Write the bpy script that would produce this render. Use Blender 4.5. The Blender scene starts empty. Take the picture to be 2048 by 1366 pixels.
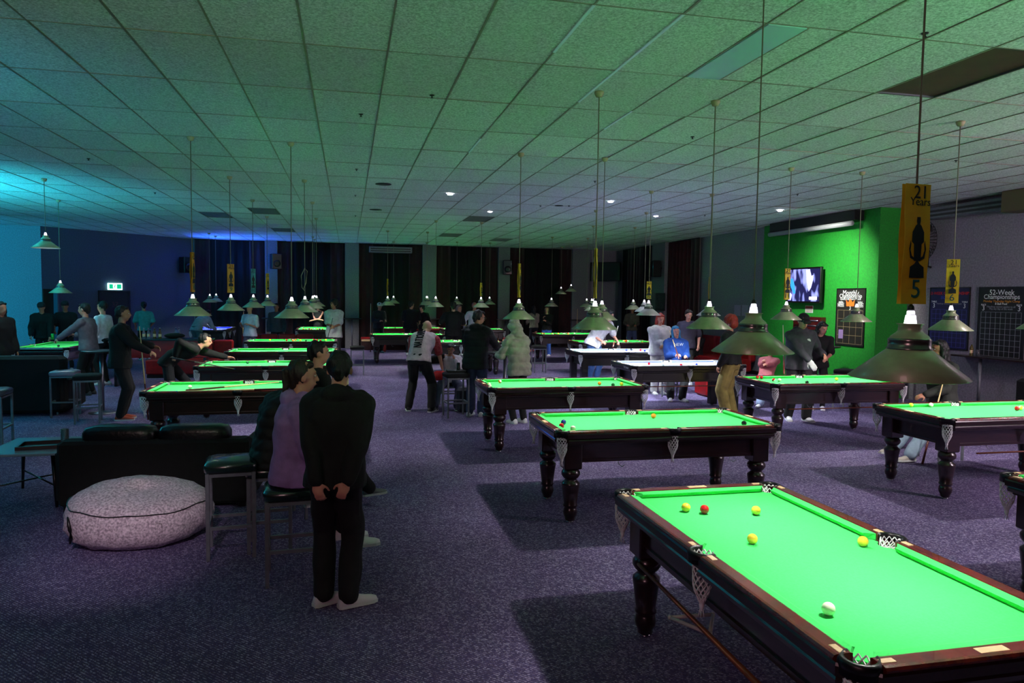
import bpy, math, random
import numpy as np
from mathutils import Vector, Matrix

SC = bpy.context.scene
COL = SC.collection
random.seed(7)
rng = np.random.default_rng(7)

# ------------------------------------------------------------------ camera, light, exposure
FPX, YAW, PITCH, ROLL, CAMH = 1449.0, 0.2224, 0.062, 0.0127, 2.05
_fw = np.array([math.sin(YAW)*math.cos(PITCH), math.cos(YAW)*math.cos(PITCH), -math.sin(PITCH)])
_rt = np.array([math.cos(YAW), -math.sin(YAW), 0.0]); _up = np.cross(_rt, _fw)
_r = _rt*math.cos(ROLL) + _up*math.sin(ROLL); _u = _up*math.cos(ROLL) - _rt*math.sin(ROLL)
_O = np.array([0, 0, CAMH])
def _ray(px, py): return _fw + _r*(px-1024)/FPX - _u*(py-683)/FPX
def P(px, py, z=0.0):            # survey helper: point of the photograph on the level z
    d = _ray(px, py); return Vector(_O + d*(z-CAMH)/d[2])
def PX(px, py, x): d = _ray(px, py); return Vector(_O + d*x/d[0])
def PY(px, py, y): d = _ray(px, py); return Vector(_O + d*y/d[1])
def project(p):
    v = np.array(p) - _O; d = v@_fw
    return (1024+FPX*(v@_r)/d, 683-FPX*(v@_u)/d, d)

cam = bpy.data.objects.new('camera', bpy.data.cameras.new('camera'))
COL.objects.link(cam); SC.camera = cam
cam.data.sensor_width = 36.0; cam.data.lens = FPX/2048*36
cam.data.clip_start = 0.05; cam.data.clip_end = 100
M3 = Matrix(((_r[0], _u[0], -_fw[0]), (_r[1], _u[1], -_fw[1]), (_r[2], _u[2], -_fw[2])))
cam.matrix_world = Matrix.Translation((0, 0, CAMH)) @ M3.to_4x4()

SC.view_settings.view_transform = 'Standard'; SC.view_settings.look = 'None'
SC.view_settings.gamma = 1.0; SC.view_settings.use_curve_mapping = False
SC.view_settings.exposure = 1.15
world = bpy.data.worlds.new('world'); SC.world = world; world.use_nodes = True
world.node_tree.nodes['Background'].inputs[0].default_value = (0.05, 0.06, 0.1, 1)
world.node_tree.nodes['Background'].inputs[1].default_value = 0.1

LAMP_W = 215.0
def light(name, kind, loc, target, energy, color, size=1.0, spot=None, blend=0.5, size_y=None):
    l = bpy.data.lights.new(name, kind); l.energy = energy; l.color = color
    if kind == 'AREA':
        l.size = size
        if size_y: l.shape = 'RECTANGLE'; l.size_y = size_y
    else: l.shadow_soft_size = size
    if kind == 'SPOT': l.spot_size = math.radians(spot); l.spot_blend = blend
    o = bpy.data.objects.new(name, l); COL.objects.link(o); o.location = loc
    if target is not None:
        o.rotation_euler = (Vector(target)-Vector(loc)).to_track_quat('-Z', 'Y').to_euler()
    return o
# cyan stage floods beyond the left edge of the frame
light('cyan_flood', 'SPOT', (-12.9, 19.0, 2.4), (-10.6, 24.6, 2.9), 420, (0.02, 0.60, 1.0), .15, 85, .8)
light('cyan_flood', 'SPOT', (-8.9, 13.2, 1.5), (-8.5, 14.3, 3.99), 1500, (0.02, 0.62, 0.82), .5, 128, 1.0)
light('cyan_flood', 'SPOT', (-5.5, 4.5, 1.6), (-5.6, 8.5, 3.99), 230, (0.02, 0.45, 0.70), .25, 130, 1.0)
light('blue_ceiling_fill', 'SPOT', (-4.9, 27.2, 2.2), (-3.6, 27.0, 3.99), 260, (0.03, 0.14, 1.0), .2, 120, 1.0)  # added blue spot without a fixture, deepens the blue on the ceiling
light('green_wall_spot', 'SPOT', (8.6, 13.4, 3.9), (10.75, 14.4, 2.3), 420, (.95, 1.0, .85), .1, 75, 1.0)
# inferred bar light behind the photographer, plus added out-of-frame fills
light('pouf_fill_spot', 'SPOT', (-1.2, 1.6, 3.4), (-1.75, 6.0, .25), 190, (1.0, .84, .97), .12, 22, 1.0)  # added unseen spot, brightens the front of the pouf
light('unseen_fill', 'AREA', (-2.5, -1.5, 3.2), (-.6, 5.2, 1.1), 18, (1.0, 0.50, 0.60), 1.6)  # bar light inferred from the lit front of the pouf
light('green_ceiling_fill', 'SPOT', (5.4, 1.2, 2.5), (4.2, 3.6, 3.99), 150, (0.42, 1.0, 0.50), .3, 100, 1.0)  # added unseen green spot, strengthens the cloth bounce on the ceiling
light('green_ceiling_fill', 'SPOT', (-1.6, .6, 2.6), (-1.2, 3.6, 3.99), 110, (0.42, 1.0, 0.55), .3, 100, 1.0)  # second added green spot for the ceiling, no fixture
light('unseen_fill', 'AREA', (9.5, 2.5, 3.2), (11.5, 10.5, 1.6), 150, (1.0, 0.80, 0.92), 1.2)  # added area light off to the right, brightens the poster wall

# ------------------------------------------------------------------ materials
def lin(c): return tuple((x/12.92 if x <= .04045 else ((x+.055)/1.055)**2.4) for x in c)
_M = {}
def mat(name, rgb, rough=0.6, metal=0.0, var=0.0, scale=8.0, bump=0.0, bscale=None, emit=0.0, ecol=None, coat=0.0,
        spec=0.5, rgb2=None, stretch=None, alpha=None, trans=0.0, sheen=0.0):
    """rgb is sRGB 0..1. var mixes towards rgb2 (or a darker tone) by noise."""
    if name in _M: return _M[name]
    m = bpy.data.materials.new(name); m.use_nodes = True; nt = m.node_tree
    b = nt.nodes['Principled BSDF']; c = lin(rgb)
    b.inputs['Base Color'].default_value = (*c, 1); b.inputs['Roughness'].default_value = rough
    b.inputs['Metallic'].default_value = metal; b.inputs['Specular IOR Level'].default_value = spec
    b.inputs['Coat Weight'].default_value = coat; b.inputs['Transmission Weight'].default_value = trans
    b.inputs['Sheen Weight'].default_value = sheen
    if emit: b.inputs['Emission Color'].default_value = (*lin(ecol or rgb), 1); b.inputs['Emission Strength'].default_value = emit
    if var or bump:
        tc = nt.nodes.new('ShaderNodeTexCoord'); mp = nt.nodes.new('ShaderNodeMapping')
        nt.links.new(tc.outputs['Object'], mp.inputs[0])
        if stretch: mp.inputs['Scale'].default_value = stretch
        n = nt.nodes.new('ShaderNodeTexNoise'); n.inputs['Scale'].default_value = scale; n.inputs['Detail'].default_value = 4
        nt.links.new(mp.outputs[0], n.inputs[0])
        if var:
            r = nt.nodes.new('ShaderNodeValToRGB'); r.color_ramp.elements[0].position = .35; r.color_ramp.elements[1].position = .65
            c2 = lin(rgb2) if rgb2 else tuple(x*(1-var) for x in c)
            r.color_ramp.elements[0].color = (*c2, 1); r.color_ramp.elements[1].color = (*c, 1)
            nt.links.new(n.outputs[0], r.inputs[0]); nt.links.new(r.outputs[0], b.inputs['Base Color'])
        if bump:
            n2 = n
            if bscale:
                n2 = nt.nodes.new('ShaderNodeTexNoise'); n2.inputs['Scale'].default_value = bscale; n2.inputs['Detail'].default_value = 3
                nt.links.new(mp.outputs[0], n2.inputs[0])
            bp = nt.nodes.new('ShaderNodeBump'); bp.inputs['Strength'].default_value = bump; bp.inputs['Distance'].default_value = .01
            nt.links.new(n2.outputs[0], bp.inputs['Height']); nt.links.new(bp.outputs[0], b.inputs['Normal'])
    _M[name] = m; return m

# ------------------------------------------------------------------ mesh builder
class MB:
    def __init__(s): s.v = []; s.f = []; s.sm = []; s.mi = []
    def add(s, vs, fs, smooth=False, mi=0):
        o = len(s.v); s.v += [tuple(map(float, v)) for v in vs]
        for f in fs: s.f.append(tuple(i+o for i in f)); s.sm.append(smooth); s.mi.append(mi)
    def box(s, lo, hi, mi=0):
        x0, y0, z0 = lo; x1, y1, z1 = hi
        v = [(x0,y0,z0),(x1,y0,z0),(x1,y1,z0),(x0,y1,z0),(x0,y0,z1),(x1,y0,z1),(x1,y1,z1),(x0,y1,z1)]
        s.add(v, [(0,3,2,1),(4,5,6,7),(0,1,5,4),(1,2,6,5),(2,3,7,6),(3,0,4,7)], False, mi)
    def cbox(s, c, d, mi=0): s.box([c[i]-d[i]/2 for i in range(3)], [c[i]+d[i]/2 for i in range(3)], mi)
    def bbox(s, lo, hi, b=.006, mi=0):     # box with bevelled edges
        x0,y0,z0 = lo; x1,y1,z1 = hi; rings = []
        for (i, z) in ((b, z0), (0, z0+b), (0, z1-b), (b, z1)):
            X0,Y0,X1,Y1 = x0+i, y0+i, x1-i, y1-i
            c = b
            rings.append([(X0+c,Y0,z),(X1-c,Y0,z),(X1,Y0+c,z),(X1,Y1-c,z),(X1-c,Y1,z),(X0+c,Y1,z),(X0,Y1-c,z),(X0,Y0+c,z)])
        s.loft(rings, True, False, mi)
    def loft(s, rings, caps=True, smooth=True, mi=0, close=True):
        n = len(rings[0]); vs = [p for r in rings for p in r]; fs = []
        for k in range(len(rings)-1):
            for i in range(n if close else n-1):
                j = (i+1) % n; fs.append((k*n+i, k*n+j, (k+1)*n+j, (k+1)*n+i))
        if caps: fs.append(tuple(range(n-1, -1, -1))); fs.append(tuple((len(rings)-1)*n+i for i in range(n)))
        s.add(vs, fs, smooth, mi)
    def lathe(s, prof, c=(0,0,0), n=16, mi=0, smooth=True, caps=True):   # prof: (r, z)
        rings = [[(c[0]+r*math.cos(2*math.pi*i/n), c[1]+r*math.sin(2*math.pi*i/n), c[2]+z) for i in range(n)] for r, z in prof]
        s.loft(rings, caps, smooth, mi)
    def tube(s, pts, r, n=8, mi=0, caps=True, smooth=True):
        pts = [Vector(p) for p in pts]; rs = r if isinstance(r, (list, tuple)) else [r]*len(pts); rings = []
        up = Vector((0, 0, 1))
        for i, p in enumerate(pts):
            t = (pts[min(i+1, len(pts)-1)]-pts[max(i-1, 0)]).normalized()
            a = t.cross(up)
            if a.length < .05: a = t.cross(Vector((1, 0, 0)))
            a.normalize(); b = t.cross(a).normalized()
            rings.append([p+(a*math.cos(2*math.pi*k/n)+b*math.sin(2*math.pi*k/n))*rs[i] for k in range(n)])
        s.loft(rings, caps, smooth, mi)
    def caps(s, a, b, ra, rb, n=12):       # closed rounded cone
        a = Vector(a); b = Vector(b); t = b-a; L = t.length
        if L < 1e-5: t = Vector((0,0,1)); b = a+t*1e-4; L = 1e-4
        t = t/L; x = t.cross(Vector((0,0,1)))
        if x.length < .05: x = t.cross(Vector((1,0,0)))
        x.normalize(); y = t.cross(x); rings = []
        for k in range(1, 4): th = math.pi/2*k/3.2; rings.append((a - t*ra*math.cos(th), ra*math.sin(th)))
        rings.append((a, ra)); rings.append((b, rb))
        for k in range(3, 0, -1): th = math.pi/2*k/3.2; rings.append((b + t*rb*math.cos(th), rb*math.sin(th)))
        s.loft([[p+(x*math.cos(2*math.pi*k/n)+y*math.sin(2*math.pi*k/n))*r for k in range(n)] for p, r in rings])
    def ell(s, c, r, n=14, m=8, R=None, mi=0):
        rings = []
        for k in range(1, m):
            th = math.pi*k/m; rg = []
            for i in range(n):
                p = Vector((r[0]*math.sin(th)*math.cos(2*math.pi*i/n), r[1]*math.sin(th)*math.sin(2*math.pi*i/n), -r[2]*math.cos(th)))
                if R is not None: p = R @ p
                rg.append(p+Vector(c))
            rings.append(rg)
        s.loft(rings, True, True, mi)
    def build(s, name, mats, parent=None, loc=None, rot=None):
        me = bpy.data.meshes.new(name); me.from_pydata(s.v, [], s.f)
        for m in (mats if isinstance(mats, (list, tuple)) else [mats]): me.materials.append(m)
        me.polygons.foreach_set('use_smooth', s.sm); me.polygons.foreach_set('material_index', s.mi); me.update()
        o = bpy.data.objects.new(name, me); COL.objects.link(o)
        if parent: o.parent = parent
        if loc is not None: o.location = loc
        if rot is not None: o.rotation_euler = rot
        return o
def tag(o, label=None, cat=None, group=None, kind=None):
    if label: o['label'] = label
    if cat: o['category'] = cat
    if group: o['group'] = group
    if kind: o['kind'] = kind
    return o
def empty(name, loc=(0,0,0), rz=0.0, label=None, cat=None, group=None):
    o = bpy.data.objects.new(name, None); COL.objects.link(o); o.location = loc; o.rotation_euler = (0, 0, rz)
    o.empty_display_size = .1
    return tag(o, label, cat, group)
KIDS = {}
def copy_tree(o, parent=None):
    c = o.copy(); COL.objects.link(c)
    if parent: c.parent = parent
    for ch in list(o.children): copy_tree(ch, c)
    return c
def thing(name, mb, mats, label, cat, group=None, loc=None, rot=None, kind=None):
    return tag(mb.build(name, mats, None, loc, rot), label, cat, group, kind)
TEXTS = []
def text(s, size, m, parent, loc, rot=(math.pi/2, 0, 0), name='lettering', ext=.0006, align='CENTER', label=None):
    cu = bpy.data.curves.new(name, 'FONT'); cu.body = s; cu.size = size; cu.extrude = ext
    cu.align_x = align; cu.align_y = 'CENTER'; cu.resolution_u = 3
    cu.materials.append(m)
    o = bpy.data.objects.new(name, cu); COL.objects.link(o); o.parent = parent; o.location = loc; o.rotation_euler = rot
    if label: o['label'] = label
    TEXTS.append(o); return o

wood = mat('dark_mahogany', (.15,.06,.045), .28, var=.55, scale=9, stretch=(1,6,6), coat=.6, bump=.04)
wood_rail = mat('rail_mahogany', (.42,.12,.08), .25, var=.65, scale=14, stretch=(1,1,1), coat=.7, bump=.06, bscale=60)
wood_red = mat('red_cherry_wood', (.55,.10,.06), .3, var=.4, scale=9, coat=.5)
blackp = mat('black_lacquer', (.035,.035,.045), .35, var=.3, scale=10, coat=.3)
green_cloth = mat('green_baize', (.27,.85,.41), .95, var=.12, scale=90, bump=.15, bscale=400, spec=.05, sheen=.1)
white_cloth = mat('pale_blue_baize', (.74,.80,.97), .95, var=.1, scale=90, bump=.15, bscale=400, spec=.05)
blue_cloth = mat('blue_baize', (.22,.30,.92), .95, var=.1, scale=90, bump=.15, bscale=400, spec=.05)
netm = mat('white_net_cord', (.95,.95,.95), .8, bump=.2, scale=200)
black_r = mat('black_rubber', (.03,.03,.035), .35, bump=.05, scale=30)
chrome = mat('chrome', (.75,.75,.78), .18, 1.0, bump=.03, scale=30)
steel = mat('brushed_steel', (.5,.5,.55), .35, .9, bump=.05, scale=60)
ivory = mat('ivory_inlay', (.85,.72,.55), .4, var=.15, scale=40)
wallp = mat('grey_plaster', (.50,.50,.53), .85, var=.25, scale=30, bump=.25, bscale=90)
dark_r = mat('dark_red_velvet', (.19,.02,.035), .9, var=.5, scale=6, sheen=.2)
dark_b = mat('black_velvet', (.02,.016,.02), .9, var=.3, scale=6)
black_f = mat('black_fabric', (.045,.045,.05), .9, var=.4, scale=20, bump=.2, bscale=160)
red_v = mat('red_vinyl', (.55,.03,.05), .4, var=.3, scale=10, bump=.1)
whitep = mat('white_paint', (.78,.78,.78), .5, var=.1, scale=20)
greyp = mat('grey_metal_paint', (.42,.43,.46), .45, .2, var=.2, scale=20)

# ------------------------------------------------------------------ room shell
CZ = 3.99
T, OX, OY = .641, -2.2546, 5.9791
def carpet():
    m = bpy.data.materials.new('purple_carpet'); m.use_nodes = True; nt = m.node_tree; b = nt.nodes['Principled BSDF']
    b.inputs['Roughness'].default_value = .95; b.inputs['Specular IOR Level'].default_value = .1
    tc = nt.nodes.new('ShaderNodeTexCoord')
    n1 = nt.nodes.new('ShaderNodeTexVoronoi'); n1.inputs['Scale'].default_value = 75
    n2 = nt.nodes.new('ShaderNodeTexNoise'); n2.inputs['Scale'].default_value = 1.1; n2.inputs['Detail'].default_value = 5
    w = nt.nodes.new('ShaderNodeTexWave'); w.bands_direction = 'DIAGONAL'; w.inputs['Scale'].default_value = 26
    w.inputs['Distortion'].default_value = 3; w.inputs['Detail'].default_value = 2; w.inputs['Detail Scale'].default_value = 4
    for n in (n1, n2, w): nt.links.new(tc.outputs['Object'], n.inputs['Vector'])
    r = nt.nodes.new('ShaderNodeValToRGB'); e = r.color_ramp.elements
    e[0].position = 0; e[0].color = (*lin((.28,.23,.35)), 1); e[1].position = 1; e[1].color = (*lin((.74,.68,.82)), 1)
    for p, c in ((.3,(.36,.32,.52)), (.55,(.34,.27,.36)), (.75,(.50,.46,.62))):
        k = e.new(p); k.color = (*lin(c), 1)
    mx = nt.nodes.new('ShaderNodeMath'); mx.operation = 'MULTIPLY_ADD'; mx.inputs[1].default_value = .45; 
    sp = nt.nodes.new('ShaderNodeSeparateColor'); nt.links.new(n1.outputs['Color'], sp.inputs[0])
    ad = nt.nodes.new('ShaderNodeMath'); ad.operation = 'MULTIPLY'; ad.inputs[1].default_value = .6
    nt.links.new(sp.outputs[0], ad.inputs[0])
    nt.links.new(w.outputs['Fac'], mx.inputs[0]); nt.links.new(ad.outputs[0], mx.inputs[2])
    nt.links.new(mx.outputs[0], r.inputs[0])
    hs = nt.nodes.new('ShaderNodeHueSaturation'); nt.links.new(r.outputs[0], hs.inputs['Color'])
    mr = nt.nodes.new('ShaderNodeMapRange'); mr.inputs[1].default_value = .3; mr.inputs[2].default_value = .7
    mr.inputs[3].default_value = .66; mr.inputs[4].default_value = .97
    nt.links.new(n2.outputs[0], mr.inputs[0]); nt.links.new(mr.outputs[0], hs.inputs['Value'])
    nt.links.new(hs.outputs[0], b.inputs['Base Color'])
    bp = nt.nodes.new('ShaderNodeBump'); bp.inputs['Strength'].default_value = .5; bp.inputs['Distance'].default_value = .006
    nt.links.new(mx.outputs[0], bp.inputs['Height']); nt.links.new(bp.outputs[0], b.inputs['Normal'])
    return m
def struct(name, mb, m, parent=None, loc=None, rot=None):
    o = mb.build(name, m, parent, loc, rot)
    if not parent: o['kind'] = 'structure'
    return o
b = MB(); b.box((-14.5, -4, -.1), (13, 28.8, 0)); struct('floor', b, carpet())
plen = mat('ceiling_plenum', (.16,.14,.12), .9, var=.2)
b = MB(); b.box((-14.5, -4, CZ+.02), (13, 28.8, CZ+.12)); ceil = struct('ceiling', b, plen)

def tile_mat():
    m = bpy.data.materials.new('acoustic_tile'); m.use_nodes = True; nt = m.node_tree; b = nt.nodes['Principled BSDF']
    b.inputs['Roughness'].default_value = .9
    tc = nt.nodes.new('ShaderNodeTexCoord'); ge = nt.nodes.new('ShaderNodeNewGeometry'); oi = nt.nodes.new('ShaderNodeObjectInfo')
    n = nt.nodes.new('ShaderNodeTexNoise'); n.inputs['Scale'].default_value = 55; n.inputs['Detail'].default_value = 3; n.inputs['Roughness'].default_value = .7
    nt.links.new(ge.outputs['Position'], n.inputs['Vector'])
    r = nt.nodes.new('ShaderNodeValToRGB'); r.color_ramp.elements[0].position = .33; r.color_ramp.elements[1].position = .68
    r.color_ramp.elements[0].color = (.36,.36,.36,1); r.color_ramp.elements[1].color = (.93,.93,.92,1)
    nt.links.new(n.outputs[0], r.inputs[0])
    hs = nt.nodes.new('ShaderNodeHueSaturation'); nt.links.new(r.outputs[0], hs.inputs['Color'])
    mr = nt.nodes.new('ShaderNodeMapRange'); mr.inputs[3].default_value = .9; mr.inputs[4].default_value = 1.06
    nt.links.new(oi.outputs['Random'], mr.inputs[0]); nt.links.new(mr.outputs[0], hs.inputs['Value'])
    nt.links.new(hs.outputs[0], b.inputs['Base Color'])
    return m
TILE = tile_mat()
bar_m = mat('ceiling_grid_metal', (.58,.53,.47), .4, .2, var=.3, scale=6)
# openings in the ceiling grid: (column, row) cells kept free for vents and panels
def cell(x, y): return (math.floor((x-OX)/T), math.floor((y-OY)/(2*T)))
def cell_xy(c, r): return OX+c*T, OY+r*2*T
vents = [('left', -3.2, 19.8), ('left', -1.9, 18.3), ('left', -2.1, 23.8), ('mid', 3.2, 18.3), ('mid', 2.9, 23.6), ('mid', 4.9, 24.6)]
vent_cells = {cell(x, y): i for i, (_, x, y) in enumerate(vents)}
panel_cell = cell(5.2, 5.4)
BX0, BX1, BY0, BY1 = -14.4, 11.5, -3.9, 28.4
cells = []
for c in range(math.floor((BX0-OX)/T), math.ceil((BX1-OX)/T)):
    for r_ in range(math.floor((BY0-OY)/(2*T)), math.ceil((BY1-OY)/(2*T))):
        if (c, r_) in vent_cells or (c, r_) == panel_cell: continue
        x, y = cell_xy(c, r_); px, py, d = project((x+T/2, y+T, CZ))
        cells.append((d if (d > 0 and -60 < px < 2108 and -60 < py) else 1e3+abs(d), c, r_))
cells.sort()
tb = MB(); tb.box((.007, .007, .0), (T-.007, 2*T-.007, .014))
proto = None; rest = MB()
for k, (d, c, r_) in enumerate(cells):
    x, y = cell_xy(c, r_); dz = random.uniform(-.0015, .002)
    if k < 300:
        if proto is None: o = proto = tb.build('ceiling_tile', TILE, ceil)
        else: o = proto.copy(); COL.objects.link(o)
        o.location = (x, y, CZ+dz); o.rotation_euler = (random.uniform(-.0015, .0015), random.uniform(-.003, .003), 0)
    else: rest.box((x+.007, y+.007, CZ+dz), (x+T-.007, y+2*T-.007, CZ+dz+.014))
o = rest.build('ceiling_tiles_beyond', TILE, ceil); o['kind'] = 'stuff'
for c in range(math.floor((BX0-OX)/T), math.ceil((BX1-OX)/T)+1):
    b = MB(); x = OX+c*T; w = .0085 if c % 2 else .006
    b.box((x-w, BY0, CZ-.006), (x+w, BY1, CZ+.012)); b.build('grid_bar', bar_m, ceil)
for r_ in range(math.floor((BY0-OY)/(2*T)), math.ceil((BY1-OY)/(2*T))+1):
    b = MB(); y = OY+r_*2*T
    b.box((BX0, y-.005, CZ-.004), (BX1, y+.005, CZ+.012)); b.build('grid_bar', bar_m, ceil)
# dark air grilles and the missing panel
vm = mat('vent_dark', (.10,.09,.09), .6)
for i, (w, x, y) in enumerate(vents):
    cx, cy = cell_xy(*cell(x, y))
    b = MB(); b.box((.01,.01,.0), (T-.01, 2*T-.01, .012)); root = b.build('ceiling_vent', vm, None, (cx, cy, CZ+.002))
    desc = ['far left above the blue lamps', 'over the third table of the left column', 'close to the back wall on the left',
            'left of the ceiling centre beyond the downlights', 'near the back wall in the middle', 'far back, right of the middle'][i]
    tag(root, 'dark rectangular air grille in the ceiling, '+desc, 'vent', 'dark ceiling grilles')
    for k in range(7):
        s = MB(); s.box((.04, .12+k*.16, -.006), (T-.04, .15+k*.16, .004)); s.build('slat', greyp, root)
cx, cy = cell_xy(*panel_cell)
pm = mat('brown_panel', (.34,.17,.12), .7, var=.3, scale=4)
b = MB(); b.bbox((.01,.01,.012), (T-.01, 2*T-.01, .018), .002); root = b.build('ceiling_panel', pm, None, (cx, cy, CZ))
tag(root, 'dark brown oblong panel missing its tile in the ceiling at upper right', 'panel')
b = MB(); 
for (x0,y0,x1,y1) in ((0,0,T,.012),(0,2*T-.012,T,2*T),(0,0,.012,2*T),(T-.012,0,T,2*T)): b.box((x0,y0,-.004),(x1,y1,.012))
b.build('panel_frame', steel, root)

# painted light: a half tile tinted pale blue, glint strips along grid bars
q0, q1 = P(1610, 52, CZ), P(1382, 148, CZ)
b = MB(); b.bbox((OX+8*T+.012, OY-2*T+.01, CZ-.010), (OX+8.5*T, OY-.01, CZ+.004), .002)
root = b.build('ceiling_panel', mat('pale_blue_lit_tile', (.66,.80,.84), .3), None); tag(root, 'narrow half ceiling tile tinted pale blue to look lit, upper right of centre', 'panel')
b = MB(); b.box((OX+8.5*T, OY-2*T+.01, CZ-.010), (OX+8.5*T+.014, OY-.01, CZ+.004)); b.build('half_tile_edge', bar_m, root)
glint_m = mat('grid_glint', (.92,.94,1.0), .35, .3)
for c, r0, r1 in ((6, -1, -.25), (7, -1, .8), (8, .95, 1.6), (6, 2.3, 3.0)):
    b = MB(); x = OX+c*T; b.box((x-.011, OY+r0*2*T, CZ-.009), (x+.011, OY+r1*2*T, CZ+.0)); b.build('grid_bar', glint_m, ceil)
# walls
b = MB(); b.box((-6.0, 28.4, 0), (11.6, 28.7, CZ+.02)); struct('wall_back', b, wallp)
b = MB(); b.box((-14.4, 24.6, 0), (-9.06, 24.9, CZ+.02)); wl = struct('wall_left_back', b, mat('pale_wall', (.45,.62,.66), .85, var=.3, scale=35, bump=.2, bscale=80))
b = MB(); b.box((-14.5, -4, 0), (-14.3, 24.9, CZ+.02)); struct('wall_left', b, wallp)
b = MB(); b.box((-14.5, -4.1, 0), (13, -3.9, CZ+.02)); struct('wall_front', b, mat('dark_bar_wall', (.16,.13,.16), .8, var=.2))
dgm = mat('blue_grey_wall', (.30,.33,.42), .85, var=.25, scale=35, bump=.2, bscale=80)
dv = Vector((-5.5+9.06, 28.4-24.6, 0)); dl = dv.length; dang = math.atan2(dv.y, dv.x)
b = MB(); b.box((0, 0, 0), (dl, .25, CZ+.02)); wd = struct('wall_left_diagonal', b, dgm, None, (-9.06, 24.6, 0), (0,0,dang))
b = MB(); b.box((10.9, 17.4, 0), (11.2, 28.6, CZ+.02)); struct('wall_right', b, wallp)
greenp = mat('green_paint', (.02,.52,.10), .75, var=.25, scale=30, rgb2=(.03,.44,.09), bump=.2, bscale=70)
b = MB(); b.box((10.75, 13.1, 0), (11.7, 17.4, CZ+.02)); wg = struct('wall_right_green', b, greenp)
b = MB(); b.box((11.5, -4, 0), (11.8, 13.1, CZ+.02)); struct('wall_right_front', b, mat('lilac_grey_plaster', (.56,.52,.57), .85, var=.3, scale=30, bump=.25, bscale=90))
b = MB(); b.box((10.72, 13.06, 0), (10.76, 13.12, CZ)); struct('trim_1', b, greenp)
# baseboards
bm_ = mat('dark_skirting', (.08,.06,.07), .5)
b = MB(); b.box((-5.5, 28.36, 0), (10.9, 28.4, .1)); struct('baseboard_back', b, bm_)
b = MB(); b.box((10.86, 17.4, 0), (10.9, 28.4, .1)); struct('baseboard_right', b, bm_)

# pilasters stand proud of the back wall, curtains hang between them
pil_px = [(530,555),(690,718),(845,873),(997,1020),(1145,1180)]
pil_m = mat('olive_grey_plaster', (.46,.46,.47), .85, var=.3, scale=30, bump=.3, bscale=60)
for i, (a, c) in enumerate(pil_px):
    x0, x1 = PY(a, 550, 28.1).x, PY(c, 550, 28.1).x
    b = MB(); b.bbox((x0, 28.1, 0), (x1, 28.42, CZ), .008); struct('trim_%d' % (i+2), b, pil_m)
b = MB(); b.bbox((10.6, PX(1330,500,10.6).y, 0), (10.92, PX(1305,500,10.6).y, CZ), .008); struct('trim_7', b, pil_m)
def curtain(p0, p1, label, folds, mats, z0=.05, z1=CZ-.03):
    p0 = Vector((*p0, 0)); p1 = Vector((*p1, 0)); d = (p1-p0); L = d.length; d.normalize(); n = Vector((d.y, -d.x, 0))
    root = empty('curtain', p0, 0, label, 'curtain')
    for name, a0, a1, m in (('curtain_drape', 0, .22, mats[0]), ('curtain_drape', .22, .78, mats[1]), ('curtain_drape', .78, 1, mats[0])):
        b = MB(); N = max(8, int(folds*(a1-a0))*6); rings = []
        for k in range(N+1):
            t = a0+(a1-a0)*k/N; ph = t*folds*2*math.pi
            off = .045*math.sin(ph)+.015*math.sin(ph*2.3+1)
            q = d*(t*L)+n*(off+.07)
            rings.append([q+Vector((0,0,z0)), q+n*.01+Vector((0,0,(z0+z1)/2)), q*1.0+Vector((0,0,z1)), q-n*.012+Vector((0,0,z1)), q-n*.012+Vector((0,0,z0))])
        b.loft(rings, True, True); b.build(name, m, root)
    b = MB(); b.tube([n*.08+Vector((0,0,z1+.01)), d*L+n*.08+Vector((0,0,z1+.01))], .012, 6); b.build('curtain_rail', black_r, root)
edges = [390,530,555,690,718,845,873,997,1020,1145]
cl = ['leftmost, between the angled wall and the first pilaster', 'second from the left, behind the standing players',
      'middle bay under the wall heater', 'fourth bay behind the men in black shirts', 'fifth bay, behind the woman in blue jeans']
for i in range(5):
    x0, x1 = PY(edges[2*i], 550, 28.3).x, PY(edges[2*i+1], 550, 28.3).x
    curtain((x0, 28.33), (x1, 28.33), 'floor-length black and dark red curtain, '+cl[i], (x1-x0)*3.2, (dark_r, dark_b))
curtain((10.85, 27.6), (10.85, PX(1306,500,10.9).y), 'dark curtain on right wall near the back corner', 9, (dark_b, dark_r))
curtain((10.85, PX(1332,500,10.9).y), (10.85, PX(1406,500,10.9).y), 'deep red curtain on right wall beside the grey plaster', 10, (dark_r, mat('wine_velvet', (.30,.03,.07), .9, var=.4, scale=5)))

# ------------------------------------------------------------------ pool tables
L2, W2, TZ = 1.12, .565, .864
BEDZ = .826
def octo(off, z, ch=.10):
    a, b = L2+off, W2+off; c = ch
    return [(-a+c,-b,z),(a-c,-b,z),(a,-b+c,z),(a,b-c,z),(a-c,b,z),(-a+c,b,z),(-a,b-c,z),(-a,-b+c,z)]
def ring_net():
    b = MB(); n, rows = 10, 9
    def pt(k, j):
        t = j/rows; r = .047*(1-.15*t) if t < .6 else .047*(.91-(t-.6)*1.75)
        a = 2*math.pi*k/n; return Vector((r*math.cos(a), r*math.sin(a), -.19*t))
    for k in range(n):
        for s in (.5, -.5):
            b.tube([pt(k+s*j, j) for j in range(rows+1)], .0036, 3, caps=False)
    b.lathe([(.047,-.004),(.05,0),(.047,.004)], n=12, caps=False)
    b.lathe([(.008,-.225),(.014,-.20),(.012,-.18),(.018,-.165)], n=8)
    for k in range(5):
        a = 2*math.pi*k/5; b.tube([(.006*math.cos(a), .006*math.sin(a), -.21), (.014*math.cos(a), .014*math.sin(a), -.255)], .0025, 3)
    return b
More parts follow.
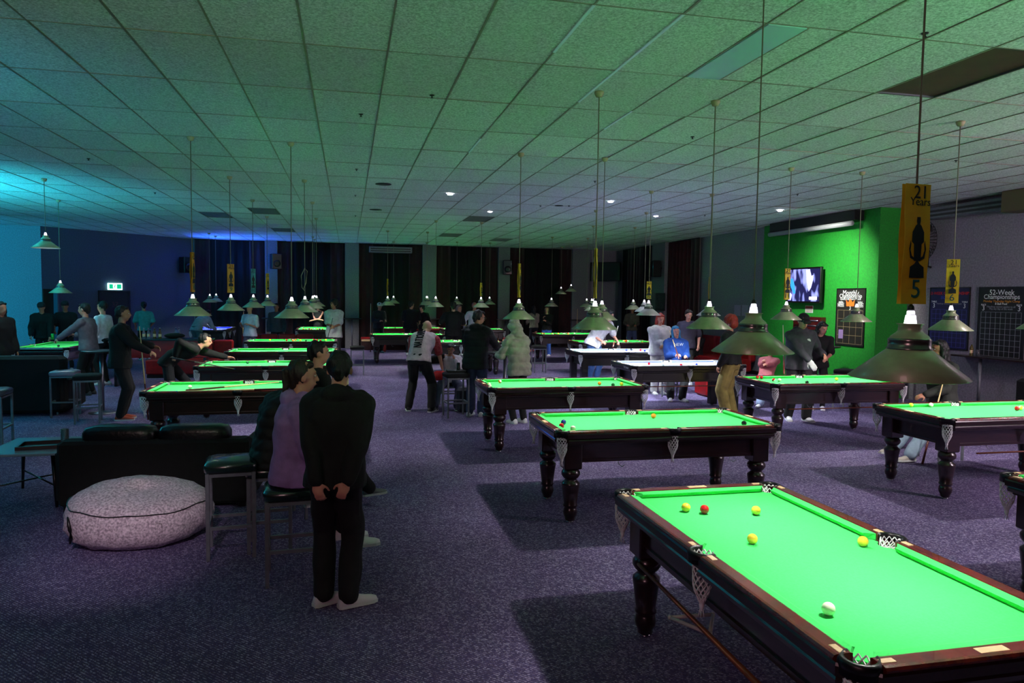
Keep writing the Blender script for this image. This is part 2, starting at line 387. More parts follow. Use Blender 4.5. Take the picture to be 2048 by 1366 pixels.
LEGP = [(.045,.0),(.05,.03),(.06,.045),(.066,.075),(.058,.11),(.052,.12),(.066,.13),(.066,.145),(.06,.155),(.076,.28),(.083,.325),(.083,.345),(.06,.365),
        (.052,.38),(.07,.395),(.086,.42),(.086,.445),(.07,.47),(.055,.485),(.06,.50)]
def pool_table(style='turned', cloth=green_cloth, body=wood, railm=wood_rail):
    root = empty('pool_table')
    # cloth bed with pocket notches
    a, c = L2-.085, W2-.085; out = []; hr = .052
    def arc(cx, cy, a0, a1, n=7, r=hr):
        return [(cx+r*math.cos(math.radians(a0+(a1-a0)*i/n)), cy+r*math.sin(math.radians(a0+(a1-a0)*i/n))) for i in range(n+1)]
    out += arc(-a, -c, 90, 0) if False else arc(-a, -c, 90, -0)
    out += arc(0, -c-.02, 160, 20)
    out += arc(a, -c, 180, 90)
    out += arc(a, c, 270, 180)
    out += arc(0, c+.02, -20, -160)
    out += arc(-a, c, 0, -90)
    out = [(x, y) for x, y in out]
    b = MB(); n = len(out)
    b.add([(x,y,BEDZ) for x,y in out]+[(x,y,BEDZ-.03) for x,y in out], [tuple(range(n))]+[(i+n,(i+1)%n+n,(i+1)%n,i) for i in range(n)])
    b.build('cloth_bed', cloth, root)
    # cushions and wooden rails: six of each
    g, gm = .115, .062
    segs = [((-L2+g, -W2), (-gm, -W2), (0,1)), ((gm, -W2), (L2-g, -W2), (0,1)), ((-gm, W2), (-L2+g, W2), (0,-1)), ((L2-g, W2), (gm, W2), (0,-1)),
            ((-L2, W2-g), (-L2, -W2+g), (1,0)), ((L2, -W2+g), (L2, W2-g), (-1,0))]
    for p, q, n_ in segs:
        p = Vector((*p,0)); q = Vector((*q,0)); nn = Vector((*n_,0)); d = (q-p).normalized()
        prof = [(.004,.80),(.0,.812),(.0,TZ-.012),(.006,TZ-.003),(.016,TZ),(.07,TZ),(.078,TZ-.003),(.078,.80)]
        b = MB(); b.loft([[p+nn*o_+Vector((0,0,z)) for o_, z in prof], [q+nn*o_+Vector((0,0,z)) for o_, z in prof]], True, False)
        b.build('rail', railm, root)
        cprof = [(.078,TZ-.004),(.112,TZ-.006),(.125,TZ-.010),(.122,TZ-.018),(.105,BEDZ+.001),(.078,BEDZ+.001)]
        e0, e1 = .012, .038
        b = MB(); rr = []
        for s_, base, sg in ((0, p, 1), (1, q, -1)):
            rr.append([base+nn*o_+d*sg*(e0+(e1 if o_ > .1 else 0))+Vector((0,0,z)) for o_, z in cprof])
        mids = [[(r0+(r1-r0)*t) for r0, r1 in zip(rr[0], rr[1])] for t in (.5,)]
        b.loft([rr[0], mids[0], rr[1]], True, False); b.build('cushion', cloth, root)
        for e, sg in ((p, 1), (q, -1)):
            b = MB(); o_ = e+d*sg*.0
            lo = o_+nn*.028+d*sg*.006; hi = o_+nn*.056+d*sg*.062
            b.bbox((min(lo.x,hi.x), min(lo.y,hi.y), TZ-.002), (max(lo.x,hi.x), max(lo.y,hi.y), TZ+.0025), .0012)
            b.build('pocket_plate', ivory, root)
    for sx in (-1, 1):
        b = MB(); x = sx*(L2-.04); b.bbox((x-.018, -.06, TZ-.002), (x+.018, .06, TZ+.0015), .001); b.build('inlay', ivory, root)
    # moulded skirt under the rails
    b = MB(); b.loft([octo(.0,.845), octo(.004,.835), octo(.004,.80), octo(-.012,.79), octo(-.006,.78), octo(-.008,.762), octo(-.03,.752), octo(-.03,.742), octo(-.10,.725,.06)], False, False)
    b.build('rail_skirt', body, root)
    # pockets: rubber-lined iron plus a knotted cord net
    net = ring_net()
    for i, (x, y) in enumerate(((-1,-1),(1,-1),(1,1),(-1,1),(0,-1),(0,1))):
        cx, cy = x*(L2-.078), y*(W2-(.078 if x else .05))
        b = MB(); a0 = math.atan2(y, x) if x else y*math.pi/2
        span = math.radians(128 if x else 112); rr = []
        for k in range(13):
            t = a0-span+2*span*k/12; ct, st = math.cos(t), math.sin(t)
            R1, R2 = .052, .076
            if x and abs(t-a0) > math.radians(75): R2 = .066
            rr.append([Vector((cx+R1*ct, cy+R1*st, TZ-.012)), Vector((cx+R1*ct, cy+R1*st, TZ+.001)), Vector((cx+(R1+.008)*ct, cy+(R1+.008)*st, TZ+.005)),
                       Vector((cx+(R2-.006)*ct, cy+(R2-.006)*st, TZ+.004)), Vector((cx+R2*ct, cy+R2*st, TZ-.004)), Vector((cx+R2*ct, cy+R2*st, TZ-.05))])
        b.loft(rr, True, True); b.build('pocket_iron', black_r, root)
        b = MB(); n_ = 12
        for k in range(n_):
            for sg in (1, -1):
                b.tube([(cx+.0495*math.cos(2*math.pi*(k+sg*j*.5)/n_), cy+.0495*math.sin(2*math.pi*(k+sg*j*.5)/n_), TZ-.010-.018*j) for j in range(5)], .0034, 3, caps=False)
        b.build('net_lining', netm, root)
        o = net.build('pocket_net', netm, root, (x*(L2-.062), y*(W2-(.062 if x else .048)), .80)) if i == 0 else None
        if i == 0: net_o = o
        else:
            o = net_o.copy(); COL.objects.link(o); o.location = (x*(L2-.062), y*(W2-(.062 if x else .048)), .80)
    # cabinet
    bx, by, zb = L2-.20, W2-.13, .56
    for s in (-1, 1):
        b = MB(); y0, y1 = sorted((s*by, s*(by-.03)))
        b.box((-bx, y0, zb), (bx, y1, .745)); b.box((-bx, min(y0, s*(by+.012)), zb-.0), (bx, max(y1, s*(by+.012)), zb+.028))
        b.build('side_panel', body, root)
        b = MB(); x0, x1 = sorted((s*(bx+.03), s*bx))
        b.box((x0, -by+.03, zb), (x1, by-.03, .745)); b.box((min(x0, s*(bx+.042)), -by+.03, zb), (max(x1, s*(bx+.042)), by-.03, zb+.028))
        b.build('end_panel', body, root)
    b = MB(); b.box((-bx+.01, -by+.031, .60), (bx-.01, by-.031, .79)); b.build('slate_frame', body, root)
    for sx in (-1, 1):
        for sy in (-1, 1):
            cx, cy = sx*(L2-.183), sy*(W2-.175)
            if style == 'turned':
                b = MB(); b.bbox((cx-.082, cy-.082, .50), (cx+.082, cy+.082, .748), .008)
                b.lathe([(r_, z) for r_, z in LEGP], (cx, cy, .022), 20)
                leg = b.build('leg', body, root)
                c_ = MB(); c_.lathe([(.03,0),(.034,.004),(.034,.012),(.012,.016),(.012,.03)], (cx, cy, 0), 12); c_.build('foot_leveller', chrome, leg)
            else:
                b = MB(); b.bbox((cx-.07, cy-.07, .022), (cx+.07, cy+.07, .748), .006); leg = b.build('leg', body, root)
                c_ = MB(); c_.lathe([(.03,0),(.034,.004),(.034,.012),(.012,.016),(.012,.03)], (cx, cy, 0), 12); c_.build('foot_leveller', chrome, leg)
    for k, x in enumerate((-.5, .62)):
        b = MB(); b.tube([(x, -by-.0, .565), (x+.005, -by-.012, .53), (x+.03, -by-.022, .51), (x+.055, -by-.02, .525)], .0035, 5); b.build('cue_hook', steel, root)
    return root
TABLES = {}
def place_table(key, proto, cx, cy, rot, label, first=False):
    o = proto if first else copy_tree(proto)
    o.location = (cx, cy, 0); o.rotation_euler = (0, 0, math.radians(rot)); tag(o, label, 'pool table'); TABLES[key] = (cx, cy, rot)
    return o
pt = pool_table()
place_table('A', pt, 2.15, 3.07, 90, 'nearest green pool table, running towards the camera at bottom right', True)
place_table('B', pt, 2.91, 6.62, 0, 'green pool table in the middle foreground, broadside on, behind the nearest table')
place_table('C', pt, 2.88, 9.68, 0, 'green pool table directly behind the middle foreground one, near the seated boy')
place_table('D', pt, 6.95, 9.62, 0, 'green pool table in front of the green wall, at the man with the glove')
place_table('E', pt, 7.02, 6.67, 0, 'green pool table at the right edge with the seated woman behind it')
place_table('F', pt, 4.97, 3.02, 90, 'pool table cut by the right edge, only its corner and net showing')
place_table('G', pt, -1.32, 9.84, 0, 'green pool table with two cues lying on it, behind the black sofa')
place_table('H', pt, -1.33, 12.96, 0, 'second green table in the left column, with the player bending over its end')
place_table('I', pt, -1.34, 16.0, 0, 'empty green table, third in the left column')
place_table('J', pt, -1.40, 19.3, 0, 'fourth table of the left column with orange and yellow balls spread over it')
place_table('V', pt, -1.17, 26.1, 90, 'small far green table end-on under the cluster of lamps at the back left')
place_table('L', pt, -6.28, 17.9, 90, 'teal-lit pool table at far left beyond the black armchair')
place_table('N', pt, 1.76, 22.3, 0, 'green table hidden behind the bending man in the striped shirt')
place_table('X', pt, 2.82, 18.9, 0, 'green table half hidden by the man in the black puffer jacket')
place_table('O', pt, 4.40, 25.9, 0, 'far green table scattered with balls left of the middle lamp')
place_table('Q', pt, 7.03, 22.7, 0, 'far green table with a row of balls and turned legs beyond the white-clothed tables')
place_table('R', pt, 7.05, 18.75, 0, 'green table just beyond the two pale-clothed tables')
pk = pool_table('square', blue_cloth, blackp, blackp)
place_table('K', pk, -4.42, 25.9, 90, 'blue-clothed table at the back left with a player leaning on it', True)
pw = pool_table('square', white_cloth, blackp, blackp)
place_table('S', pw, 5.97, 15.45, 0, 'black pool table with pale blue cloth, the farther of the two', True)
o = place_table('T', pw, 5.95, 12.38, 0, 'black pool table with pale blue cloth and maker lettering, the nearer of the two')
text('NOVAN', .06, whitep, o, (-1.132, -.30, .81), (math.pi/2, 0, -math.pi/2))
pm_ = pool_table('turned', green_cloth, wood_red, wood_red)
place_table('M', pm_, 2.2, 26.7, 0, 'bright red-brown wooden pool table against the back wall', True)

# racking triangle and a long cue rest stored under the nearest table
b = MB()
tri = [P(1340,1235,.30), P(1420,1268,.30), P(1426,1229,.30)]
for i in range(3):
    b.tube([tri[i], tri[(i+1)%3]], .011, 8)
for p in tri: b.ell(p, (.014,.014,.014), 8, 5)
thing('ball_rack', b, mat('pale_plastic', (.75,.72,.70), .4), 'pale triangular ball rack stored under the nearest table', 'ball rack')
b = MB(); b.tube([(1.66, 3.9, .49), (1.61, 2.2, .49)], [.010, .016], 8)
thing('cue_rest', b, mat('cue_wood', (.50,.25,.14), .4, var=.3, scale=20), 'long brown wooden cue rest slung along the side of the nearest table', 'cue rest')
b = MB(); b.tube([(6.3, 6.13, .50), (8.0, 6.13, .50)], .009, 6)
thing('cue_rest', b, _M['cue_wood'], 'brown cue rest slung under the front of the table at the right edge', 'cue rest')
b = MB(); b.tube([(5.0, 11.8, .50), (6.9, 11.8, .50)], .009, 6)
thing('cue_rest', b, _M['cue_wood'], 'cue rest slung under the nearer pale-clothed table', 'cue rest')
b = MB(); b.tube([(6.1, 9.1, .50), (7.9, 9.1, .50)], .009, 6)
thing('cue_rest', b, _M['cue_wood'], 'cue rest slung under the table in front of the green wall', 'cue rest')

# ------------------------------------------------------------------ balls
BC = dict(yellow=(.95,.80,.25), red=(.80,.06,.10), white=(.96,.95,.86), blue=(.05,.10,.45), orange=(.98,.50,.10), black=(.02,.02,.025), green=(.02,.32,.16))
BM = {k: mat('ball_'+k, v, .12, coat=.6, spec=.6, var=.04, scale=3) for k, v in BC.items()}
bp_ = {}
def ball(c, loc, label, group=None, stripe=False):
    key = (c, stripe)
    if key not in bp_:
        b = MB(); b.ell((0,0,0), (.026,.026,.026), 18, 12)
        if stripe:
            for i, f in enumerate(b.f):
                z = sum(b.v[j][2] for j in f)/len(f)
                if abs(z) > .014: b.mi[i] = 1
        bp_[key] = b.build('pool_ball', [BM[c], BM['white']]); o = bp_[key]
    else: o = bp_[key].copy(); COL.objects.link(o)
    if 'group' in o: del o['group']
    o.location = loc; o.rotation_euler = (.7, random.random()*3, 0)
    tag(o, label, 'ball', group); return o
def bl(c, px, py, label, group=None, stripe=False):
    p = P(px, py, BEDZ+.026); ball(c, (p.x, p.y, BEDZ+.027), label, group, stripe)
nt_ = ' on the nearest table'
bl('yellow', 1372, 1015, 'yellow ball left of the red ball'+nt_); bl('red', 1409, 1019, 'only red ball'+nt_)
bl('yellow', 1512, 1021, 'yellow ball right of the red ball'+nt_); bl('yellow', 1505, 1078, 'yellow ball nearest the middle of the nearest table')
bl('yellow', 1726, 1083, 'yellow ball close to the far side cushion'+nt_); bl('white', 1657, 1218, 'white spotted cue ball'+nt_)
bt = ' on the middle foreground table'
bl('blue', 1127, 845, 'dark blue ball touching the red one'+bt); bl('red', 1123, 852, 'red ball at the left end'+bt)
bl('white', 1146, 857, 'white cue ball beside the left end'+bt); bl('orange', 1307, 832, 'lone orange ball'+bt); bl('black', 1488, 847, 'black ball near the right cushion'+bt)
ct = ' on the table behind the middle foreground one'
bl('green', 971, 768, 'dark green ball at the left end'+ct); bl('orange', 978, 769, 'orange ball beside the dark green ball'+ct, stripe=True)
bl('white', 980, 773, 'white ball in the left-hand trio'+ct); bl('orange', 1000, 763, 'orange striped ball under the far cushion'+ct, stripe=True)
bl('orange', 1199, 767, 'orange ball right of centre'+ct); bl('green', 1226, 770, 'green ball near the right end'+ct); bl('yellow', 1243, 768, 'yellow ball by the right-hand far pocket'+ct)
dt = ' on the table before the green wall'
bl('red', 1515, 755, 'left one of two red balls at far left'+dt); bl('red', 1523, 755, 'right one of two red balls at far left'+dt)
bl('red', 1547, 760, 'red ball beside the white cue ball'+dt, stripe=True); bl('white', 1559, 760, 'white cue ball'+dt)
bl('black', 1614, 765, 'black ball'+dt); bl('yellow', 1673, 758, 'yellow ball'+dt)
et = ' on the table at the right edge'
bl('yellow', 1822, 810, 'yellow ball left of the white ball'+et); bl('white', 1862, 810, 'white ball near the seated woman'+et)
bl('red', 2034, 817, 'red ball beside the striped yellow one'+et); bl('yellow', 2042, 816, 'striped yellow ball at the picture edge'+et, stripe=True)
bl('white', 380, 774, 'white cue ball on the table with the two cues')
bl('green', 495, 725, 'dark green ball on the second table of the left column')
bl('black', 117, 692, 'dark ball on the teal-lit table at far left')
for k, (c, x) in enumerate((('yellow',540),('red',573),('orange',586),('orange',591),('yellow',601),('green',612),('red',628),('red',634),('red',641),('yellow',652))):
    bl(c, x, 680.5+(k%3-1)*.6, {'yellow':'yellow','red':'red','orange':'orange','green':'green'}[c]+' ball among the spread on the fourth table of the left column', c+' balls on the fourth left table')
for k in range(8):
    c = ('orange','yellow','red','orange','white','yellow','red','orange')[k]
    ball(c, (-1.17+(.09*k-.33), 25.6+.12*(k%3), BEDZ+.027), c+' ball on the small far green table', c+' balls on the small far table')
def scatter(key, n, cols, desc, x0=-.9, x1=.9, r=None):
    cx, cy, rot = TABLES[key]; rr = random.Random(key); placed = []
    while len(placed) < n:
        x, y = rr.uniform(x0, x1), rr.uniform(-.38, .38)
        if all(math.hypot(x-a, y-b) > .06 for a, b in placed): placed.append((x, y))
    for k, (x, y) in enumerate(placed):
        c = cols[k % len(cols)]; a = math.radians(rot)
        ball(c, (cx+x*math.cos(a)-y*math.sin(a), cy+x*math.sin(a)+y*math.cos(a), BEDZ+.027), c+' ball on '+desc, c+' balls on '+desc)
scatter('M', 8, ('yellow','green','white','red'), 'the bright red-brown table')
scatter('O', 9, ('white','green','yellow'), 'the far table left of the middle lamp')
scatter('X', 5, ('white','green'), 'the table behind the black puffer jacket')
scatter('Q', 12, ('red','yellow','orange','white'), 'the far table with the row of balls', -.95, .3)
scatter('R', 6, ('red','white','yellow'), 'the green table beyond the pale tables', .1, .95)
scatter('S', 7, ('red','black','blue','white'), 'the farther pale-clothed table', .2, .9)
scatter('T', 4, ('red','blue','white'), 'the nearer pale-clothed table', -.6, .9)

# ------------------------------------------------------------------ cues
def cue(a, b, label, name='pool_cue', shaft=None):
    a, b = Vector(a), Vector(b); m = MB(); d = b-a; q = a+d*.38
    m.tube([a, q], [.0145, .0115], 8, 1); m.tube([q, b-d*.012], [.0115, .0065], 8, 0); m.tube([b-d*.012, b], .0066, 8, 2)
    return thing(name, m, [shaft or mat('ash_cue', (.86,.74,.52), .35, var=.15, scale=30), mat('cue_butt', (.30,.10,.05), .3), mat('cue_tip', (.15,.35,.6), .8)], label, 'cue')
cue(P(372,781,.845), P(560,764,.845)+Vector((0,0,.0)), 'pale cue lying on the table behind the sofa, its thick end at left')
cue(P(600,777,.872), P(352,783,.872), 'second cue lying along the front rail of the table behind the sofa')

# ------------------------------------------------------------------ pendant lamps
shade_m = mat('shade_enamel', (.68,.72,.56), .38, .15, var=.12, scale=25, coat=.3)
shade_w = mat('shade_enamel_white', (.80,.79,.78), .35, .1, coat=.3)
collar_m = mat('collar_chrome', (.50,.50,.47), .22, .8)
inner_m = mat('shade_inner', (.85,.85,.80), .7)
sock_m = mat('lit_socket', (.95,.93,1.0), .5, emit=2.2, ecol=(.96,.93,1.0))
bulb_m = mat('lit_bulb', (1,.98,.94), .5, emit=10, ecol=(1,.97,.92))
cord_m = mat('lamp_cord', (.45,.43,.36), .6)
def lamp_proto(sm):
    root = empty('pendant_lamp')
    b = MB(); b.lathe([(.2205,-.0),(.223,.003),(.084,.114),(.081,.117)], n=36, caps=False)
    b.lathe([(.078,.1155),(.2175,.003),(.2205,0)], n=36, caps=False, mi=1)
    b.build('shade', [sm, inner_m], root)
    b = MB(); b.lathe([(.082,.115),(.086,.120),(.079,.124),(.078,.150),(.080,.156),(.074,.161)], n=32, caps=False); b.build('collar', collar_m, root)
    b = MB(); b.lathe([(.075,.159),(.068,.170),(.050,.184),(.044,.192),(.043,.214),(.050,.216),(.050,.2185),(.022,.220)], n=28, caps=False); b.build('upper_shade', sm, root)
    b = MB(); b.lathe([(.0235,.219),(.0185,.252),(.0165,.254)], n=20, caps=True); b.lathe([(.0150,.257),(.0142,.268),(.012,.270)], n=16)
    b.build('socket', sock_m, root)
    b = MB(); b.lathe([(.014,.253),(.0160,.2555),(.014,.258)], n=16); b.lathe([(.010,.270),(.0135,.278),(.012,.289),(.004,.296)], n=12); b.build('cap', black_r, root)
    b = MB(); b.ell((0,0,.085), (.028,.028,.036), 14, 8); b.build('bulb', bulb_m, root)
    b = MB(); b.lathe([(.016,.11),(.016,.219)], n=10); b.build('bulb_holder', inner_m, root)
    return root
LP = {'n': lamp_proto(shade_m), 'w': None}
used = {'n': False, 'w': False}
cord_len = CZ-1.745-.335
ZL = 1.745
def lamp(x, y, label, z=ZL, kind='n', power=None, rim=None, color=(1.0, .96, .93)):
    if kind == 'w' and LP['w'] is None: LP['w'] = lamp_proto(shade_w)
    o = LP[kind] if not used[kind] else copy_tree(LP[kind]); used[kind] = True
    for ch in list(o.children):
        if ch.name.startswith('cord') or ch.name.startswith('ceiling_rose'): bpy.data.objects.remove(ch)
    o.location = (x, y, z); o.rotation_euler = (0, 0, random.random()*6); tag(o, label, 'lamp')
    h = CZ-z
    b = MB(); b.tube([(0,0,.29), (0,0,h-.03)], .0042 if y < 5 else .006, 6); b.build('cord', cord_m, o)
    b = MB(); b.lathe([(.012,h-.055),(.03,h-.05),(.045,h-.02),(.045,h-.002)], n=16); b.build('ceiling_rose', mat('cream_plastic', (.62,.58,.45), .5), o)
    li = light('lamp_light', 'SPOT', (x, y, z+.075), (x, y, 0), power or LAMP_W, color, .03, 118 if y < 10.5 and x < 6 else 140, .85 if y < 10.5 and x < 6 else .6)
    return o
tn = dict(A='the nearest table', B='the middle foreground table', C='the table behind the middle foreground one', D='the table before the green wall',
          E='the table at the right edge', F='the table cut by the right edge', G='the table with two cues', H='the second table of the left column',
          I='the third table of the left column', J='the fourth table of the left column', V='the small far green table', L='', N='the table behind the striped shirt',
          X='the table behind the black puffer jacket', O='the far table left of centre', Q='the far ball-row table',
          R='the green table beyond the pale tables', K='the blue-clothed table', S='the farther pale-clothed table', T='the nearer pale-clothed table', M='the red-brown table')
LAMPS = {}
for k, (cx, cy, rot) in TABLES.items():
    if k == 'L': continue
    for s in (-1, 1):
        if rot: x, y = cx+(.055 if k == 'A' else 0), cy+s*.58; side = 'near' if s < 0 else 'far'
        else: x, y = cx+s*.60, cy; side = 'left' if s < 0 else 'right'
        kind = 'w' if (k, s) in (('T',-1),('T',1),('S',1)) else 'n'
        LAMPS[(k, s)] = lamp(x, y, ('white' if kind == 'w' else 'olive')+' conical pendant lamp over the %s half of %s' % (side, tn[k].replace('the table with two cues','the two-cue table').replace('the table behind the middle foreground one','the green table with the trio')), ZL+random.uniform(-.012,.012), kind, power=LAMP_W*(3.3 if k in 'ST' else 1.5 if k == 'K' else 1.0), color=((.80,.88,1.0) if k in 'ST' else (1.0,.96,.93)))
lamp(-6.05, 17.4, 'small bright-rimmed pendant lamp above the teal-lit table at far left', 2.0, power=150)
lamp(-5.15, 14.2, 'high-hung pendant lamp with glowing rim near the cyan wall', 2.79, power=90)
p = PY(1142, 583, 26.5); lamp(p.x, p.y, 'high far lamp with bright rim left of the middle yellow strip', p.z, power=20)
p = PY(1122, 588, 27.0); lamp(p.x, p.y, 'dim high far lamp beside the bright-rimmed one', p.z, power=6)

# numbered banners hang on the cords
ban_y = mat('yellow_banner', (.88,.74,.12), .6, var=.1, scale=20); ban_o = mat('amber_banner', (.80,.52,.08), .6); ban_t = mat('teal_banner', (.20,.55,.55), .6)
ink = mat('navy_ink', (.03,.10,.14), .7); teal_ink = mat('teal_ink', (.03,.34,.34), .7)
def banner(key, num, yaw, label, m=ban_y, ink2=None, size=(.125,.475)):
    L = LAMPS[key]; w, h = size
    root = empty('banner', (L.location.x, L.location.y, L.location.z+.298), math.radians(yaw), label, 'banner')
    b = MB(); N = 8; rows = []
    for k in range(N+1):
        z = h*k/N; bow = .004*math.sin(k*1.1)
        rows.append([(-w/2, -.012+bow, z), (w/2, -.012+bow, z), (w/2, -.0105+bow, z), (-w/2, -.0105+bow, z)])
    b.loft(rows, True, False); b.build('strip', m, root)
    rows = [[(x, -y, z) for x, y, z in r] for r in rows]
    b = MB(); b.loft(rows, True, False); b.build('strip', m, root)
    for s in (1, -1):
        rz = 0 if s == 1 else math.pi; yy = -.0185*s; fr = (math.pi/2, 0, rz)
        text('21', .072, ink, root, (.005*s, yy, h*.925), fr); text('Years', .044, ink, root, (.004*s, yy, h*.85), fr)
        text(num, .105, ink2 or teal_ink, root, (0, yy, h*.12), fr)
        t = MB(); yb = yy
        def poly(pts):
            n = len(pts); t.add([(x*s*1.35, yb-.0004*s, z) for x, z in pts]+[(x*s*1.35, yb+.0004*s, z) for x, z in pts], [tuple(range(n)), tuple(range(2*n-1, n-1, -1))]+[(i, (i+1)%n, (i+1)%n+n, i+n) for i in range(n)])
        poly([(-.027, .22*h), (.027, .22*h), (.025, .31*h), (.010, .335*h), (.003, .36*h), (-.003, .36*h), (-.010, .335*h), (-.025, .31*h)])
        poly([(-.012, .36*h), (.012, .36*h), (.014, .50*h), (.022, .52*h), (.021, .60*h), (.010, .655*h), (.005, .665*h), (.007, .69*h), (.006, .725*h), (-.006, .725*h), (-.007, .69*h), (-.005, .665*h), (-.010, .655*h), (-.021, .60*h), (-.022, .52*h), (-.014, .50*h)])
        for q in (-1, 1):
            poly([(q*.010, .365*h), (q*.026, .385*h), (q*.031, .46*h), (q*.026, .53*h), (q*.024, .50*h), (q*.026, .45*h), (q*.020, .40*h), (q*.010, .385*h)][::q])
        t.build('trophy_print', ink, root)
    return root
banner(('A',-1), '5', 4, 'large yellow 21 Years banner numbered 5 above the nearest lamp')
banner(('E',-1), '6', -40, 'yellow 21 Years banner numbered 6 before the blue poster')
banner(('D',-1), '11', -2, 'yellow 21 Years banner numbered 11 beside the television', size=(.085,.46))
banner(('T',-1), '20', -18, 'yellow banner numbered 20 over the pale-clothed table', size=(.085,.32))
banner(('T',1), '19', 60, 'yellow banner seen nearly edge-on right of number 20', size=(.085,.42))
banner(('B',-1), '4', 66, 'yellow banner edge-on above the left lamp of the middle foreground table')
banner(('C',-1), '7', 62, 'thin edge-on banner above the lamp by the hooded white jacket', size=(.085,.46))
banner(('G',-1), '8', 78, 'ochre banner edge-on above the left lamp of the two-cue table', ban_o, size=(.085,.50))
banner(('H',-1), '9', 25, 'broad amber banner with tangled tape above the second-column lamp', ban_o, size=(.11,.48))
banner(('I',-1), '10', 20, 'teal and ivory banner above the lamp in front of the white shirt', ban_t, size=(.09,.51))
banner(('J',-1), '12', 60, 'bright yellow folded banner by the first back pilaster', size=(.11,.52))
banner(('X',1), '14', 55, 'pale looped banner above the lamp at the man in the white shirt', size=(.09,.35))
banner(('N',-1), '15', 70, 'narrow edge-on banner at the far olive pilaster', size=(.09,.5))
b = MB(); L = LAMPS[('H',1)].location
b.tube([L+Vector((0,0,.36)), L+Vector((-.05,0,.42)), L+Vector((-.06,0,.62)), L+Vector((0,0,.75)), L+Vector((.04,0,.7)), L+Vector((.02,0,.5)), L+Vector((-.02,0,.40))], .007, 6)
thing('rope', b, mat('rope', (.62,.60,.45), .9), 'looped pale cord tied round the lamp flex above the left column', 'rope')

# ------------------------------------------------------------------ people
BAKE = []        # (object, voxel, smooth iterations, post function)
def fuse(mb, name, m, parent, vox, smooth=3, post=None):
    o = mb.build(name, m, parent)
    md = o.modifiers.new('r', 'REMESH'); md.mode = 'VOXEL'; md.voxel_size = vox; md.use_smooth_shade = True
    s = o.modifiers.new('s', 'SMOOTH'); s.factor = .5; s.iterations = smooth
    BAKE.append((o, post)); return o
def ik(a, b, l1, l2, hint):
    a, b = Vector(a), Vector(b); d = b-a; L = min(d.length, (l1+l2)*.998); d.normalize(); b = a+d*L
    x = (l1*l1-l2*l2+L*L)/(2*L); h = math.sqrt(max(0, l1*l1-x*x)); hv = Vector(hint); hv = hv-d*hv.dot(d)
    if hv.length < 1e-3: hv = Vector((0, -.1, -1))-d*Vector((0,-.1,-1)).dot(d)
    hv.normalize(); return a+d*x+hv*h, b
def folds(amp, fr=1.0, seed=0, rings=None):
    def f(co, no):
        r = np.random.default_rng(seed); d = np.zeros(len(co))
        for k in range(5):
            v = r.normal(size=3)*fr*(14+7*k); v[2] *= .7; d += np.sin(co@v+r.uniform(0, 6)+1.5*np.sin(co@(v[[1,2,0]]*.4)))*amp/(1+.5*k)
        if rings: 
            z = co[:, 2]; d += rings[0]*np.abs(np.sin(z*math.pi/rings[1]))-rings[0]*.5
        return d
    return f
skin_l = mat('skin_light', (.80,.55,.46), .55, var=.12, scale=14); skin_d = mat('skin_dark', (.46,.28,.20), .5, var=.15, scale=14)
skin_m = mat('skin_medium', (.66,.44,.34), .55, var=.12, scale=14)
def cloth(name, c, **k): return mat('cloth_'+name, c, k.get('rough', .85), var=k.get('var', .2), scale=k.get('scale', 18), bump=.25, bscale=220)
HAIRC = dict(black=(.035,.03,.03), brown=(.16,.09,.06), dark=(.07,.05,.045), red=(.62,.16,.08), blond=(.70,.58,.38), grey=(.6,.5,.48), blue=(.15,.55,.75), pink=(.75,.45,.42))
def hand(mb, w, d, up, s, curl=.5, side=1, fr=.0085):
    """palm and five fingers from wrist w, pointing along d, palm facing -up."""
    d = Vector(d).normalized(); up = Vector(up); up = (up-d*up.dot(d)).normalized(); lat = d.cross(up)*side
    R = Matrix((lat, d, up)).transposed(); c = w+d*.045*s
    mb.ell(c, (.040*s, .052*s, .017*s), 12, 6, R)
    for k, L in enumerate((.068, .078, .074, .058)):
        o = w+d*.082*s+lat*(.027-.018*k)*s; a = curl*.9; p = o
        for seg in range(3):
            q = p+(d*math.cos(a)-up*math.sin(a))*L*s*(.45, .32, .23)[seg]
            mb.caps(p, q, fr*s*(1-.1*seg), fr*s*(.9-.1*seg), 8); p = q; a += curl*.9
    o = w+d*.025*s+lat*.034*s; q = o+(d*.6+lat*.6-up*.35).normalized()*.036*s; r2 = q+(d*.85+lat*.15-up*.5).normalized()*.030*s
    mb.caps(o, q, .011*s, .0095*s, 8); mb.caps(q, r2, .0095*s, .008*s, 8)
